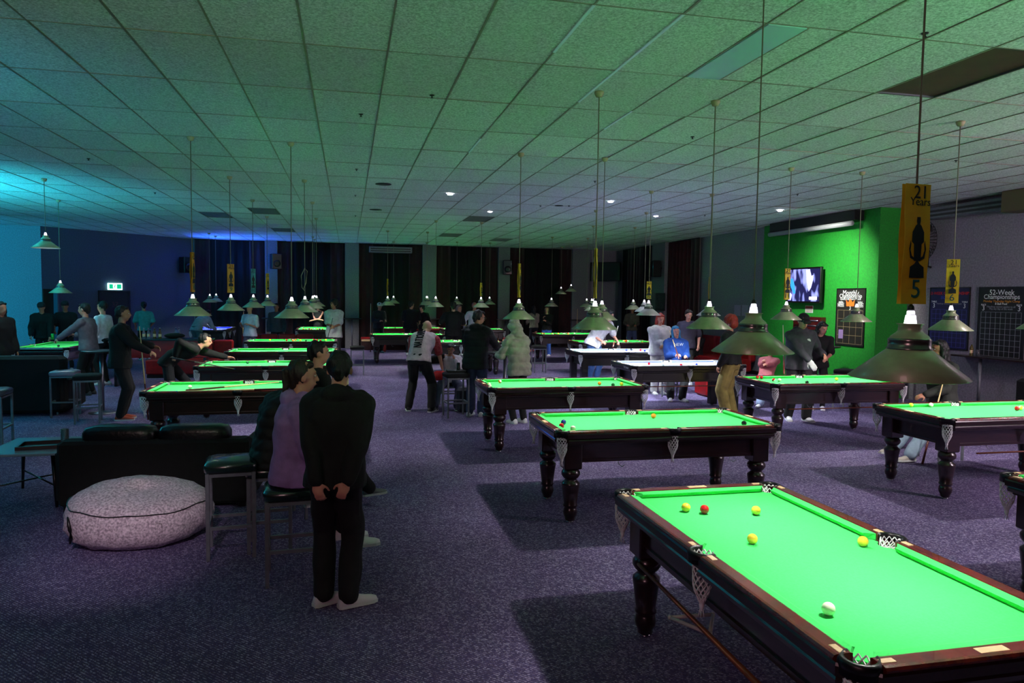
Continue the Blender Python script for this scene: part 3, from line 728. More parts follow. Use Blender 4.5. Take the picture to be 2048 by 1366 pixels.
def person(label, loc, face, h=1.75, lean=0, side=0, hz=None, headp=None, heady=0, wr=None, wl=None, er=None, el=None, ar=None, al=None, kr=None, kl=None,
           shirt=((.1,.1,.1), 'long', 0, .03), pants=((.05,.05,.06), 0), shoes=(.8,.8,.82), hair=('short', 'dark'), skin='m', vox=.02, build=1.0,
           hd_r=None, hd_l=None, curl=.6, quilt=None, hood=False, skirt=False, extra=None, glasses=False, vest=None, footyaw=(0, 0), cap=None, twist=0, hup_r=None, hup_l=None, head_tilt=0):
    s = h/1.75; root = empty('person', loc, math.radians(face), label, 'person')
    sk = {'l': skin_l, 'm': skin_m, 'd': skin_d}[skin]
    hz = (hz if hz is not None else .95*s)
    def V(*a): return Vector(a)
    L = math.radians(lean)
    # spine
    pts = []; p = V(0, 0, hz); ang = [L*.45, L*.8, L, L*1.05]
    steps = [.0, .14*s, .14*s, .10*s, .10*s, .07*s]; angs = [L*.3, L*.6, L*.9, L, L*1.05, L*1.05]
    sd = math.radians(side); spine = []
    for st, a in zip(steps, angs):
        u = V(math.sin(sd)*math.cos(a), math.sin(a), math.cos(a)*math.cos(sd)).normalized(); p = p+u*st; spine.append((p.copy(), u))
    tw = math.radians(twist)
    def ring(c, u, hw, hd, tt=0.0, n=20, e=.8):
        lat = V(math.cos(tt), math.sin(tt), 0); f = u.cross(lat).normalized(); lat = f.cross(u).normalized()
        out = []
        for i in range(n):
            a = 2*math.pi*i/n; ca, sa = math.cos(a), math.sin(a)
            out.append(c+lat*hw*math.copysign(abs(ca)**e, ca)+f*hd*math.copysign(abs(sa)**e, sa))
        return out
    u0 = spine[0][1]
    dims = [(-.09, .12, .085), (-.02, .165, .115), (0, .160, .11), (1, .138, .098), (2, .155, .11), (3, .172, .115), (4, .150, .09), (5, .065, .06)]
    def torso(mb, inf, top=True, hem=None):
        rings = []
        for k, (i, hw, hd) in enumerate(dims):
            hw *= s*build; hd *= s*build
            if k < 2: c = spine[0][0]+u0*(i*s if hem is None or k == 1 else -hem); u = u0; tt = 0
            else: c, u = spine[i] if i < 6 else spine[5]; tt = tw*i/5
            if k == 0 and hem is not None: hw, hd = .165*s*build, .115*s*build
            if k == 7: c = c-u*.02*s
            rings.append(ring(c, u, hw+inf, hd+inf, tt))
        mb.loft(rings, True, True)
    ct, un = spine[5]; cs, us = spine[4]
    lat = V(math.cos(tw), math.sin(tw), 0)
    shR = cs-us*.01*s+lat*.178*s*build; shL = cs-us*.01*s-lat*.178*s*build
    # head
    hp = math.radians(headp) if headp is not None else L*.7
    hy = math.radians(heady); base = ct
    fwd = V(-math.sin(hy)*math.cos(hp), math.cos(hy)*math.cos(hp), -math.sin(hp)).normalized()
    ht = math.radians(head_tilt)
    hupv = V(math.sin(ht), 0, math.cos(ht)); hupv = (hupv-fwd*hupv.dot(fwd)).normalized(); hlat = fwd.cross(hupv)
    neck_d = (un*.6+hupv*.4).normalized(); hc = base+neck_d*.075*s+hupv*.085*s+fwd*.015*s
    HR = Matrix((hlat, fwd, hupv)).transposed()
    def H(x, y, z): return hc+hlat*x*s+fwd*y*s+hupv*z*s
    # arms
    def arm(sh, w, e, sg):
        w = V(*w) if w is not None else sh+V(sg*.07*s, .05*s, -.52*s)
        return ik(sh, w, .285*s, .255*s, e if e is not None else (sg*.4, -.7, -.5))
    elR, wrR = arm(shR, wr, er, 1); elL, wrL = arm(shL, wl, el, -1)
    hpR, hpL = V(.085*s*build, 0, hz-.03*s), V(-.085*s*build, 0, hz-.03*s)
    ar = V(*ar) if ar is not None else V(.10*s, 0, .085*s); al = V(*al) if al is not None else V(-.10*s, 0, .085*s)
    knR, ankR = ik(hpR, ar, .435*s, .43*s, kr or (.1, 1, .2)); knL, ankL = ik(hpL, al, .435*s, .43*s, kl or (-.1, 1, .2))
    # continuous body
    B = MB(); torso(B, -.012)
    for q_ in (-1, 1): B.caps(base-un*.02*s, cs-us*.0*s+lat*q_*.13*s, .048*s, .045*s)
    B.caps(cs-us*.01*s-lat*.14*s, cs-us*.01*s+lat*.14*s, .058*s, .058*s); B.caps(base-un*.04*s, H(0,-.01,-.05), .058*s, .052*s)
    B.ell(H(0,-.008,.025), (.076*s,.096*s,.098*s), 16, 10, HR); B.ell(H(0,.022,-.045), (.056*s,.066*s,.072*s), 14, 9, HR)
    B.ell(H(0,.050,-.085), (.030*s,.030*s,.026*s), 10, 6, HR)
    B.caps(H(0,.088,.022), H(0,.108,-.022), .010*s, .014*s, 8)     # nose
    B.ell(H(.077,-.005,-.005), (.012*s,.022*s,.032*s), 8, 6, HR); B.ell(H(-.077,-.005,-.005), (.012*s,.022*s,.032*s), 8, 6, HR)
    B.caps(H(-.035,.082,.040), H(.035,.082,.040), .012*s, .012*s, 8)    # brow
    B.caps(H(-.018,.086,-.052), H(.018,.086,-.052), .011*s, .011*s, 8)  # lips
    for sh, e, w, sg, hd, hu in ((shR, elR, wrR, 1, hd_r, hup_r), (shL, elL, wrL, -1, hd_l, hup_l)):
        B.caps(sh, e, .046*s, .038*s); B.caps(e, w, .038*s, .026*s)
        d = V(*hd) if hd is not None else (w-e); hand(B, w, d, hu or (sg*.6, .3, .7), s, curl, sg, .0085 if vox < .011 else .0105)
    for hpj, kn, an in ((hpR, knR, ankR), (hpL, knL, ankL)):
        B.caps(hpj, kn, .080*s*build, .052*s); B.caps(kn, an, .052*s, .036*s)
        q = (an-kn).normalized(); B.caps(kn+q*.1*s, kn+q*.2*s, .052*s, .046*s)
    fuse(B, 'body', sk, root, vox, 3)
    # shirt or jacket
    col, sl, hem, inf = shirt[:4]; nm = label[:22].replace(' ', '_')
    sm = mat('shirt_'+nm, col, .85 if not quilt else .75, var=.22, scale=16, bump=.25, bscale=240)
    S = MB(); torso(S, inf*.9, hem=.02+hem)
    for q_ in (-1, 1): S.caps(base-un*.035*s, cs-us*.005*s+lat*q_*.13*s, .046*s+inf*.6, .046*s+inf)
    S.caps(cs-us*.012*s-lat*.14*s, cs-us*.012*s+lat*.14*s, .056*s+min(inf,.036), .056*s+min(inf,.036))
    for sh, e, w in ((shR, elR, wrR), (shL, elL, wrL)):
        if sl == 'none': continue
        if sl == 'long':
            si = min(inf, .034); S.caps(sh, e, .050*s+si, .042*s+si*.9); S.caps(e, w-(w-e).normalized()*.02, .042*s+si*.9, .030*s+si*.7)
        else: si = min(inf, .034); S.caps(sh, sh+(e-sh)*.8, .050*s+si, .048*s+si)
    if hood: S.ell(base+V(0, -.075*s, .0), (.11*s, .07*s, .075*s), 12, 8); S.caps(base-lat*.05*s+V(0,.02,0), base+lat*.05*s+V(0,.02,0), .06*s, .06*s)
    if hood == 'up': S.ell(H(0,-.03,.02), (.115*s,.115*s,.135*s), 14, 9, HR); S.caps(H(0,-.05,-.1), base-un*.05, .11*s, .12*s)
    post = folds(.0035 if inf < .05 else .005, 1, len(label), quilt)
    fuse(S, 'puffer_jacket' if quilt else 'shirt', sm, root, max(vox*.9, .009), 3, post)
    if vest:
        S = MB(); torso(S, inf+.012, hem=hem); fuse(S, 'waistcoat', mat('vest_'+nm, vest, .7), root, max(vox, .012), 3)
    # trousers
    pc, loose = pants[:2]; pmn = mat('trousers_'+nm, pc, .85, var=.25, scale=14, bump=.25, bscale=200)
    Q = MB(); Q.loft([ring(spine[0][0]+u0*z*s, u0, (hw*s*build+.012), (hd*s*build+.012)) for z, hw, hd in ((-.10,.13,.095),(-.04,.165,.118),(.03,.158,.11),(.07,.148,.102))])
    for hpj, kn, an in ((hpR, knR, ankR), (hpL, knL, ankL)):
        Q.caps(hpj, kn, .088*s*build+loose*.5, .060*s+loose); Q.caps(kn, an, .062*s+loose, .050*s+loose)
    fuse(Q, 'trousers', pmn, root, max(vox*.9, .01), 3, folds(.004, .8, len(label)+3))
    # shoes
    sm2 = mat('shoes_'+nm, shoes, .5, var=.08, scale=20)
    for an, kn, fy, sg in ((ankR, knR, footyaw[0], 1), (ankL, knL, footyaw[1], -1)):
        a = math.radians(fy); fd = V(-math.sin(a), math.cos(a), 0); 
        F = MB(); z0 = an.z-.085*s; fl = fd.cross(V(0,0,1)); rr = []
        for t, w, top in ((-.075,.026,.050), (-.06,.037,.085), (0,.040,.105), (.06,.042,.078), (.12,.047,.058), (.17,.043,.048), (.20,.028,.036)):
            c = V(an.x, an.y, 0)+fd*t*s; rg = []
            for i in range(12):
                th = 2*math.pi*i/12; x = math.cos(th)*w*s; z = z0+max(0, (math.sin(th)+.55)/1.55)*top*s
                rg.append(c+fl*x+V(0,0,z))
            rr.append(rg)
        F.loft(rr); so = F.build('shoe', sm2, root)
        if vox < .013:
            F = MB(); rr2 = []
            for t, w in ((-.078,.028),(-.06,.040),(.0,.043),(.06,.045),(.12,.050),(.17,.046),(.203,.030)):
                c = V(an.x, an.y, 0)+fd*t*s; rr2.append([c+fl*w*s+V(0,0,z0), c+fl*w*s+V(0,0,z0+.022*s), c-fl*w*s+V(0,0,z0+.022*s), c-fl*w*s+V(0,0,z0)])
            F.loft(rr2, True, False); F.build('sole', whitep, so)
    # hair and hat
    st, hcn = hair; hm = mat('hair_'+hcn, HAIRC[hcn], .55, var=.4, scale=40, stretch=(4,4,.6), bump=.5)
    Hh = MB()
    if st != 'none':
        Hh.ell(H(0,-.028,.036), (.086*s,.092*s,.100*s), 16, 10, HR)
        Hh.caps(H(-.045,.045,.092), H(.045,.045,.092), .026*s, .026*s, 8)
        Hh.caps(H(0,-.07,-.02), H(0,-.065,-.055), .05*s, .035*s, 10)
    if st in ('long', 'bob'):
        Lh = .30 if st == 'long' else .15
        Hh.caps(H(0,-.06,-.0), H(0,-.085,-Lh), .082*s, .065*s); Hh.caps(H(.066,-.01,.02), H(.080,-.015,-Lh*.8), .036*s, .03*s); Hh.caps(H(-.066,-.01,.02), H(-.080,-.015,-Lh*.8), .036*s, .03*s)
    if st == 'bun': Hh.ell(H(0,-.115,.06), (.04*s,.04*s,.04*s))
    if st == 'pony': Hh.caps(H(0,-.12,.04), H(0,-.13,-.16), .03*s, .016*s)
    if st == 'curly': Hh.ell(H(0,-.03,.05), (.115*s,.115*s,.11*s)); Hh.ell(H(0,-.06,-.02), (.10*s,.09*s,.09*s))
    if st != 'none' and hood != 'up': fuse(Hh, 'hair', hm, root, max(.010, vox*.6), 2, folds(.004, 3.5, 5))
    if cap:
        cm = mat('cap_'+nm, cap, .8); c_ = MB(); c_.ell(H(0,-.012,.06), (.092*s,.108*s,.085*s), 16, 8, HR); c_.caps(H(-.035,.11,.055), H(.035,.11,.055), .035*s, .035*s, 8)
        fuse(c_, 'cap', cm, root, .012, 2)
    # features
    em = mat('eye_dark', (.05,.04,.04), .2); ewm = mat('eye_white', (.8,.78,.75), .3)
    if vox <= .016 and hood != 'up':
        for sg in (-1, 1):
            E_ = MB(); E_.ell(H(sg*.032,.083,.012), (.014*s,.008*s,.007*s), 10, 6, HR); eo = E_.build('eye', ewm, root)
            E_ = MB(); E_.ell(H(sg*.032,.0905,.012), (.006*s,.003*s,.006*s), 8, 5, HR); E_.build('iris', em, eo)
            E_ = MB(); E_.caps(H(sg*.020,.094,.034), H(sg*.046,.088,.034), .004*s, .003*s, 6); E_.build('eyebrow', hm, root)
        E_ = MB(); E_.caps(H(-.020,.096,-.052), H(.020,.096,-.052), .0045*s, .0045*s, 6); E_.build('mouth', mat('lips', (.55,.22,.20), .5), root)
    if glasses:
        G = MB()
        for sg in (-1, 1):
            ring_ = [H(sg*.033+.024*math.cos(t), .108, .010+.019*math.sin(t)) for t in [2*math.pi*k/12 for k in range(13)]]
            G.tube(ring_, .0025, 5); G.tube([H(sg*.057,.106,.014), H(sg*.078,.0,.014)], .0025, 5)
        G.tube([H(-.010,.109,.014), H(.010,.109,.014)], .0025, 5); G.build('glasses', mat('spectacle_frame', (.35,.25,.2), .3, .6), root)
    if skirt:
        K = MB(); K.loft([ring(V(0,0,hz+.05), u0, .17*s, .13*s), ring(V(0,.03,hz-.35*s), V(0,0,1), .24*s, .2*s)]); K.build('skirt', pmn, root)
    root['_'] = 0; del root['_']
    J = dict(root=root, H=H, hc=hc, wrR=wrR, wrL=wrL, shR=shR, shL=shL, cs=cs, spine=spine, elR=elR, elL=elL, knR=knR, knL=knL)
    def world_pt(v):
        a = math.radians(face); v = Vector(v); return Vector(loc)+Vector((v.x*math.cos(a)-v.y*math.sin(a), v.x*math.sin(a)+v.y*math.cos(a), v.z))
    J['w'] = world_pt
    return J
def X_(px, Y, dy=0): return (PY(px, 640, Y).x, Y, 0)
def W(px, py): p = P(px, py, 0); return (p.x, p.y, 0)

# --- foreground pair on the left
pA = person('man in black hoodie standing with his back to us, hands clasped behind him', (-.085, 4.76, 0), -8, 1.65, lean=4, vox=.0068, build=.96, side=2.2,
    shirt=((.030,.032,.036), 'long', .06, .058), pants=((.055,.06,.065), .022), hair=('short', 'black'), skin='l', hood=True, heady=4, headp=16, shoes=(.80,.78,.80),
    wr=(.085,-.20,.82), wl=(-.085,-.195,.845), er=(1,-.35,0), el=(-1,-.35,0), hd_r=(-.35,-.05,-.95), hd_l=(.28,-.1,-.95), hup_r=(0,-1,0), hup_l=(0,-1,0), curl=.6,
    ar=(.085,.01,.087), al=(-.085,.05,.087), footyaw=(-62, -52))
S_ = MB(); S_.loft([[Vector((x*.152*(1 if k else 1), -.118-.004*k, .965+.018*z+.01*math.sin(x*3)))+Vector((0, .05*abs(x)**2, 0)) for x in (-.75,-.5,-.25,0,.25,.45)] for k, z in ((0,0),(1,0),(1,1),(0,1))], False, True, close=False)
S_.build('shirt_tail', whitep, pA['root'])
pB = person('woman in purple hoodie sitting on a bar stool, turned to the right', (-.40, 5.36, 0), -84, 1.70, lean=7, hz=.77, vox=.008, build=1.05,
    shirt=((.62,.47,.70), 'long', .05, .045), pants=((.04,.04,.05), .01), hair=('pony', 'brown'), skin='l', hood=True, heady=6, headp=2, shoes=(.84,.82,.84),
    wr=(.10,.34,.90), wl=(-.10,.34,.90), ar=(.10,.42,.30), al=(-.10,.36,.30), kr=(0,1,.5), kl=(0,1,.5), curl=.5)
pC = person('dark-haired man seated behind the purple hoodie, holding a small bottle', (-.30, 6.95, 0), -66, 1.60, lean=2, hz=.85, vox=.012,
    shirt=((.05,.05,.055), 'long', .03, .03), pants=((.10,.10,.11), .02), hair=('short', 'black'), skin='l', heady=-20, shoes=(.35,.35,.38),
    wr=(.12,.17,1.20), wl=(-.1,.38,.95), ar=(.14,.50,.16), al=(-.12,.44,.16), kr=(.25,1,.4), kl=(-.1,1,.4), footyaw=(0,-12))
q = pC['w']((.10,.25,1.16)); CB = q
pD = person('figure in black puffer jacket hunched on a stool, head hidden behind the purple hoodie', (-.62, 6.06, 0), -74, 1.52, lean=16, hz=.77, vox=.012, headp=50,
    shirt=((.025,.025,.03), 'long', .08, .055), pants=((.03,.03,.035), .01), hair=('short', 'black'), skin='m', shoes=(.7,.7,.72), quilt=(.010, .09),
    wr=(.1,.36,.92), wl=(-.1,.36,.92), ar=(.1,.40,.33), al=(-.1,.36,.33), kr=(0,1,.5), kl=(0,1,.5))
# --- left side
pE = person('man in black jacket with tan shoes standing in profile, cue in hand', (-3.56, 12.62, 0), -82, 1.79, lean=4, vox=.012, build=1.12,
    shirt=((.022,.022,.025), 'long', .12, .04), pants=((.03,.03,.035), .02), hair=('short', 'brown'), skin='m', heady=0, shoes=(.60,.24,.14),
    wr=(.18,.44,1.10), wl=(-.20,.46,1.16), footyaw=(-6, 6))
cue(P(278,778,.0)*0+pE['w']((.28,.42,.02)), pE['w']((.12,.30,1.52)), 'cue held upright by the man with tan shoes')
pF = person('player in black bending low over the end of the second left table', (-3.02, 13.35, 0), -78, 1.80, lean=74, hz=.86, vox=.012,
    shirt=((.028,.028,.032), 'long', .06, .03), pants=((.05,.06,.09), .015), hair=('short', 'dark'), skin='l', headp=12, heady=0, shoes=(.25,.3,.5),
    wr=(.20,.12,.98), wl=(-.10,1.02,.885), er=(.6,-1,1), el=(-.6,0,-.6), ar=(.16,-.28,.087), al=(-.16,.12,.087), hd_l=(.1,1,-.12), curl=.35)
cue(P(345,716,.98), P(470,738,.90), 'cue aimed by the bending player over the second left table')
pG = person('man in grey jacket in profile holding a green can out over the teal-lit table', X_(176,15.75), 82, 1.78, lean=5, vox=.014,
    shirt=((.42,.40,.44), 'long', .06, .035), pants=((.03,.03,.035), .01), hair=('short', 'dark'), skin='l', shoes=(.2,.2,.2), wr=(.12,.30,1.18), wl=(-.14,.50,1.12), build=1.1)
b = MB(); q = pG['w']((-.14,.60,1.10)); b.lathe([(.026,0),(.030,.008),(.030,.10),(.024,.115)], q, 12)
thing('drink_can', b, mat('green_can', (.10,.75,.30), .3, .5), 'green drink can held out by the man in grey jacket', 'can')
pH = person('man in white shirt half hidden behind the grey jacket', X_(206,17.3), 70, 1.80, vox=.018, shirt=((.86,.86,.90), 'long', .03, .02), hair=('short', 'dark'), skin='l')
pI = person('dark-clothed person leaning on far end of the teal-lit table, cap pushed back', X_(86,20.0), -170, 1.74, lean=14, vox=.018,
    shirt=((.035,.04,.05), 'long', .05, .05), hair=('short', 'black'), skin='l', wl=(-.2,.36,.92), wr=(.2,.3,.95), cap=(.1,.12,.15))
pI2 = person('person in dark top with pale band standing beside the dark doorway', X_(132,20.6), -170, 1.76, lean=8, vox=.018,
    shirt=((.05,.06,.08), 'short', .05, .035), hair=('short', 'dark'), skin='m', wl=(-.15,.3,1.1), wr=(.2,.36,1.05), cap=(.07,.10,.12))
pI3 = person('large dark figure cut by the left edge of the picture', X_(-2,15.0), -120, 1.80, lean=4, vox=.018, build=1.05, shirt=((.03,.03,.035), 'long', .1, .05), hair=('long', 'black'))
pJ = person('person in teal top by the angled wall, seen from behind', X_(288,23.6), 25, 1.72, vox=.02, shirt=((.20,.62,.62), 'short', .02, .03), pants=((.04,.04,.06), .01), hair=('bun', 'black'), wr=(.2,.15,1.0), wl=(-.2,.15,1.0))
pK = person('player in pale blue-grey shirt bending over the blue-clothed table', X_(392,24.0), -28, 1.78, lean=58, hz=.92, vox=.018,
    shirt=((.62,.70,.74), 'long', .05, .03), pants=((.30,.42,.45), .02), hair=('short', 'dark'), skin='m', wr=(.12,.75,.90), wl=(-.2,.95,.88), ar=(.15,-.15,.087), al=(-.15,.1,.087))
pL = person('young man in white T-shirt with cue, under the teal banner', X_(500,20.95), 150, 1.72, vox=.018, shirt=((.85,.84,.93), 'short', .04, .03), pants=((.25,.26,.36), .02), skin='l',
    wr=(.12,.24,1.22), wl=(-.14,.24,1.20))
x, y, _z = W(486, 702); cue((x, y-.1, .02), (x+.05, y-.1, 1.42), 'cue standing beside the young man under the teal banner')
pM = person('woman in black tank top with folded arms under the far lamps', X_(636,27.5), 168, 1.70, vox=.018, shirt=((.05,.04,.05), 'none', .0, .012), hair=('bob', 'brown'), skin='l',
    wr=(-.14,.20,1.12), wl=(.14,.22,1.10), er=(1,0,-1), el=(-1,0,-1))
pN = person('tall man in oversized white T-shirt leaning on a dark cue', X_(668,20.8), 172, 1.86, vox=.015, shirt=((.80,.78,.78), 'short', .14, .06), pants=((.10,.10,.12), .03), hair=('curly', 'dark'), skin='m', heady=-30,
    wr=(.06,.26,1.20), wl=(-.05,.30,1.16))
q = pN['w']((.0,.33,0)); cue((q.x-.32, q.y-.2, .02), (q.x+.02, q.y, 1.40), 'dark cue held by the tall man in white T-shirt', shaft=mat('dark_cue', (.10,.08,.08), .4))
pN2 = person('dark figure standing in shadow behind the left column of tables', X_(553,23.4), 170, 1.72, vox=.02, shirt=((.22,.27,.32), 'long', .05, .04), hair=('short', 'dark'))
# --- middle back
pO = person('youth in black and white varsity hoodie and cap beside the red-brown table', X_(757,26.0), -150, 1.74, lean=6, vox=.016, shirt=((.13,.13,.18), 'long', .05, .04), pants=((.03,.03,.035), .03), skin='l',
    hair=('short', 'dark'), cap=(.8,.8,.85), wr=(.15,.3,1.15), wl=(-.1,.3,1.15), shoes=(.3,.45,.5))
q = P(741, 705, 0); cue((q.x, q.y, .02), (q.x+.01, q.y, 1.75), 'long white cue standing at the varsity hoodie', shaft=whitep)
pP = person('broad man in black T-shirt with red collar, back turned, at the red-brown table', X_(821,24.9), -14, 1.82, lean=10, vox=.018, build=1.2, shirt=((.03,.03,.035), 'short', .06, .05), hair=('short', 'black'), skin='l', heady=-30, wr=(.25,.4,1.1), wl=(-.2,.35,1.1))
pP2 = person('person in dark T-shirt leaning over beside the broad man', X_(847,25.5), 150, 1.70, lean=14, vox=.02, shirt=((.04,.04,.045), 'short', .04, .04), hair=('curly', 'dark'), skin='l', wr=(.1,.35,1.05), wl=(-.2,.3,1.1))
pQ = person('stout man in black T-shirt with reddish neck, back turned, right of the striped shirt', X_(907,20.9), 4, 1.84, lean=2, vox=.015, build=1.22, shirt=((.035,.035,.04), 'short', .1, .05), pants=((.04,.04,.045), .02), hair=('short', 'dark'), skin='l', wl=(-.30,.28,1.32), wr=(.24,.3,1.2))
pR = person('man in white shirt and dark waistcoat beyond the stout man', X_(947,24.3), -175, 1.80, lean=10, vox=.018, shirt=((.88,.86,.90), 'long', .02, .035), hair=('short', 'pink'), skin='l', wr=(.35,.25,1.1), wl=(-.1,.3,1.2))
pR2 = person('person in white blouse with dark vest at the far table', X_(916,24.75), -150, 1.70, lean=5, vox=.02, shirt=((.88,.86,.90), 'long', .02, .03), vest=(.05,.05,.07), hair=('bob', 'grey'), skin='l', glasses=True)
# referee striped shirt bending man
px_ = P(843, 822, 0)
pS = person('bald man in red and white lettered sports shirt bending forward, back to us', X_(838,12.75), -22, 1.84, lean=48, hz=.93, vox=.011, build=1.12,
    shirt=((.84,.74,.76), 'none', .03, .035), pants=((.03,.03,.035), .02), hair=('none', 'grey'), skin='l', headp=40, wr=(.36,.44,.52), wl=(-.26,.42,.60), er=(.3,-.2,-.8), el=(-.3,-.2,-.8),
    ar=(.23,.0,.087), al=(-.20,.05,.087), footyaw=(-14, 20), shoes=(.06,.06,.07))
S_ = MB()
for sh, e in ((pS['shR'], pS['elR']), (pS['shL'], pS['elL'])): S_.caps(sh+(e-sh)*.15, sh+(e-sh)*.9, .082, .072)
for o_ in (0,):
    fuse(S_, 'sleeves', mat('red_sleeve', (.62,.06,.12), .8, var=.3, scale=30, rgb2=(.75,.3,.35)), pS['root'], .012, 3)
# letters down the back follow the spine
fr = mat('print_black', (.06,.05,.09), .8)
sp = pS['spine']; a_, ua = sp[1]; b_, ub = sp[4]
for k, chs in enumerate('NATIONAL'):
    t = .06+k*.118; i = min(int(t*3), 2); p0, u0_ = sp[1+i]; p1, u1_ = sp[2+i]; f = t*3-i
    c = p0.lerp(p1, f); u = u0_.lerp(u1_, f).normalized(); back = Vector((0, -u.z, u.y)).normalized()
    if back.y > 0: back = -back
    R_ = Matrix((Vector((u.x, u.y, u.z)), back.cross(u), back)).transposed()
    o = text(chs, .20, fr, pS['root'], c+back*.172, R_.to_euler(), 'shirt_lettering', ext=.010); o.scale = (.42, 1, 1)
pT = person('seated boy with black and white jacket and red cuff, elbow raised, looking down', X_(902,13.3), 168, 1.48, lean=16, hz=.50, vox=.012, shirt=((.80,.76,.80), 'long', .02, .035), pants=((.30,.32,.42), .03),
    hair=('short', 'dark'), skin='m', headp=22, wr=(.14,.22,.95), wl=(-.1,.28,.90), ar=(.24,.52,.087), al=(-.16,.50,.087), kr=(.4,.7,.6), kl=(-.4,.7,.6), shoes=(.1,.1,.12), head_tilt=-8)
S_ = MB(); S_.caps(pT['shR'], pT['elR'], .082, .075); S_.caps(pT['elR'], pT['wrR'], .074, .055); fuse(S_, 'black_sleeve', black_f, pT['root'], .012, 3)
b = MB(); b.caps(pT['w']((.22,.30,.60)), pT['w']((.10,.42,.62)), .09, .08)
thing('red_bag', b, mat('bright_red_cloth', (.90,.06,.08), .7, var=.2), 'bright red bag on the lap of the seated boy', 'bag')
pU = person('tall man in black hooded puffer jacket, glasses and jeans at the middle bar table', X_(952,12.15), -28, 1.78, lean=6, vox=.010, build=1.05,
    shirt=((.022,.024,.028), 'long', .14, .055), pants=((.22,.26,.38), .02), hair=('short', 'dark'), skin='m', hood=True, glasses=True, heady=-40, headp=12, quilt=(.008,.10),
    wr=(.30,.44,1.12), wl=(-.15,.42,1.14), shoes=(.78,.78,.80), footyaw=(20, 0), curl=.8)
pV = person('person in cream hooded puffer jacket with hood up, back turned', X_(1040,11.35), 22, 1.68, lean=10, hz=.89, vox=.010, build=.98,
    shirt=((.74,.72,.64), 'long', .08, .052), pants=((.03,.03,.035), .01), hair=('short', 'dark'), hood='up', quilt=(.022,.125), wr=(.10,.40,1.10), wl=(-.16,.40,1.10), el=(-.5,-.2,-1), er=(.4,-.2,-1), shoes=(.84,.82,.84), headp=30)
pW = person('woman in beige top with long dark hair, seen from behind, pink shoes', X_(1068,26.3), 12, 1.68, lean=8, vox=.016, shirt=((.66,.56,.54), 'long', .0, .025), pants=((.10,.11,.16), .0), hair=('long', 'black'), skin='l', shoes=(.80,.35,.40), wr=(.2,.4,1.05), wl=(-.1,.4,1.05))
pW2 = person('woman in bright blue jeans and dark top holding a cue upright', X_(1094,24.3), 150, 1.70, lean=4, vox=.016, shirt=((.05,.04,.05), 'long', .0, .02), pants=((.25,.42,.78), .02), hair=('long', 'brown'), skin='l', wr=(.05,.32,1.32), wl=(-.05,.32,1.22))
q = P(1105, 704, 0); cue((7.72, 24.0, .02), (7.74, 24.0, 1.68), 'pale cue held by the woman in bright blue jeans')
pX = person('man in white T-shirt and glasses leaning over beside the farther pale-clothed table', X_(1188,16.85), -168, 1.84, lean=22, side=-24, hz=.97, vox=.012, shirt=((.90,.88,.90), 'short', .10, .05), pants=((.12,.25,.45), .02),
    hair=('short', 'dark'), skin='l', glasses=True, wr=(-.05,.30,1.0), wl=(-.42,.42,1.0), heady=55, headp=20, curl=.9)
q = pX['w']((-.40,.50,.0)); cue(P(1226,694,.95), P(1236,652,1.27), 'white cue gripped by the man leaning at the pale-clothed table', shaft=whitep)
pY = person('person in camouflage top and jeans with a cue near the back corner', X_(1264,24.4), 165, 1.74, vox=.018, shirt=((.34,.34,.28), 'long', .04, .035), pants=((.30,.38,.52), .02), hair=('short', 'brown'), skin='m', wr=(.2,.3,1.1), wl=(-.1,.3,1.1))
cue((9.05, 25.1, .02), (9.02, 25.1, 1.75), 'pale cue standing beside the camouflage top')
pZ = person('girl in white hoodie and white trousers holding a small dark phone', X_(1319,14.42), 178, 1.70, vox=.011, build=1.12, shirt=((.90,.88,.88), 'long', .06, .05), pants=((.82,.80,.78), .03), hair=('bob', 'red'), skin='l', headp=16, wr=(-.02,.26,1.12), wl=(.02,.26,1.06), shoes=(.85,.85,.85))
b = MB(); q = pZ['w']((0,.33,1.13)); b.bbox((q.x-.04, q.y-.008, q.z-.03), (q.x+.04, q.y+.004, q.z+.03), .003); thing('phone', b, black_r, 'dark phone in the hands of the girl in white', 'phone')
pa = person('girl with blue hair in blue lettered sweatshirt, resting on her cue and sitting low', X_(1352,13.75), 172, 1.66, lean=4, hz=.70, vox=.011, build=1.1, shirt=((.12,.30,.62), 'long', .05, .06), pants=((.05,.05,.07), .03), hair=('long', 'blue'), skin='l', head_tilt=8,
    wr=(.10,.34,.92), wl=(-.12,.34,.90), ar=(.20,.42,.087), al=(-.02,.46,.087), kr=(.3,1,.3), kl=(-.3,1,.3), shoes=(.90,.90,.92), footyaw=(-20, 16))
text('NEW', .085, whitep, pa['root'], (0, .215, 1.12), (math.pi/2+.1, 0, math.pi), 'sweatshirt_lettering', ext=.006)
cue(P(1358,718,.92), P(1339,660,1.38), 'pale cue resting against the blue-haired girl')
pb = person('man in dark polo shirt standing behind the blue-haired girl', X_(1376,15.9), 152, 1.76, lean=4, vox=.013, shirt=((.22,.20,.26), 'short', .06, .04), hair=('short', 'dark'), skin='l', heady=20, headp=14, wr=(.26,.12,.92), wl=(-.26,.12,.95))
pd_ = person('dark-haired woman sunk in the red couch by the grey wall', (10.0, 19.5, 0), 110, 1.62, lean=-6, hz=.42, vox=.016, shirt=((.05,.04,.05), 'long', .0, .03), hair=('long', 'dark'), skin='l', ar=(.1,.5,.087), al=(-.1,.5,.087), wr=(.1,.35,.6), wl=(-.1,.35,.6))
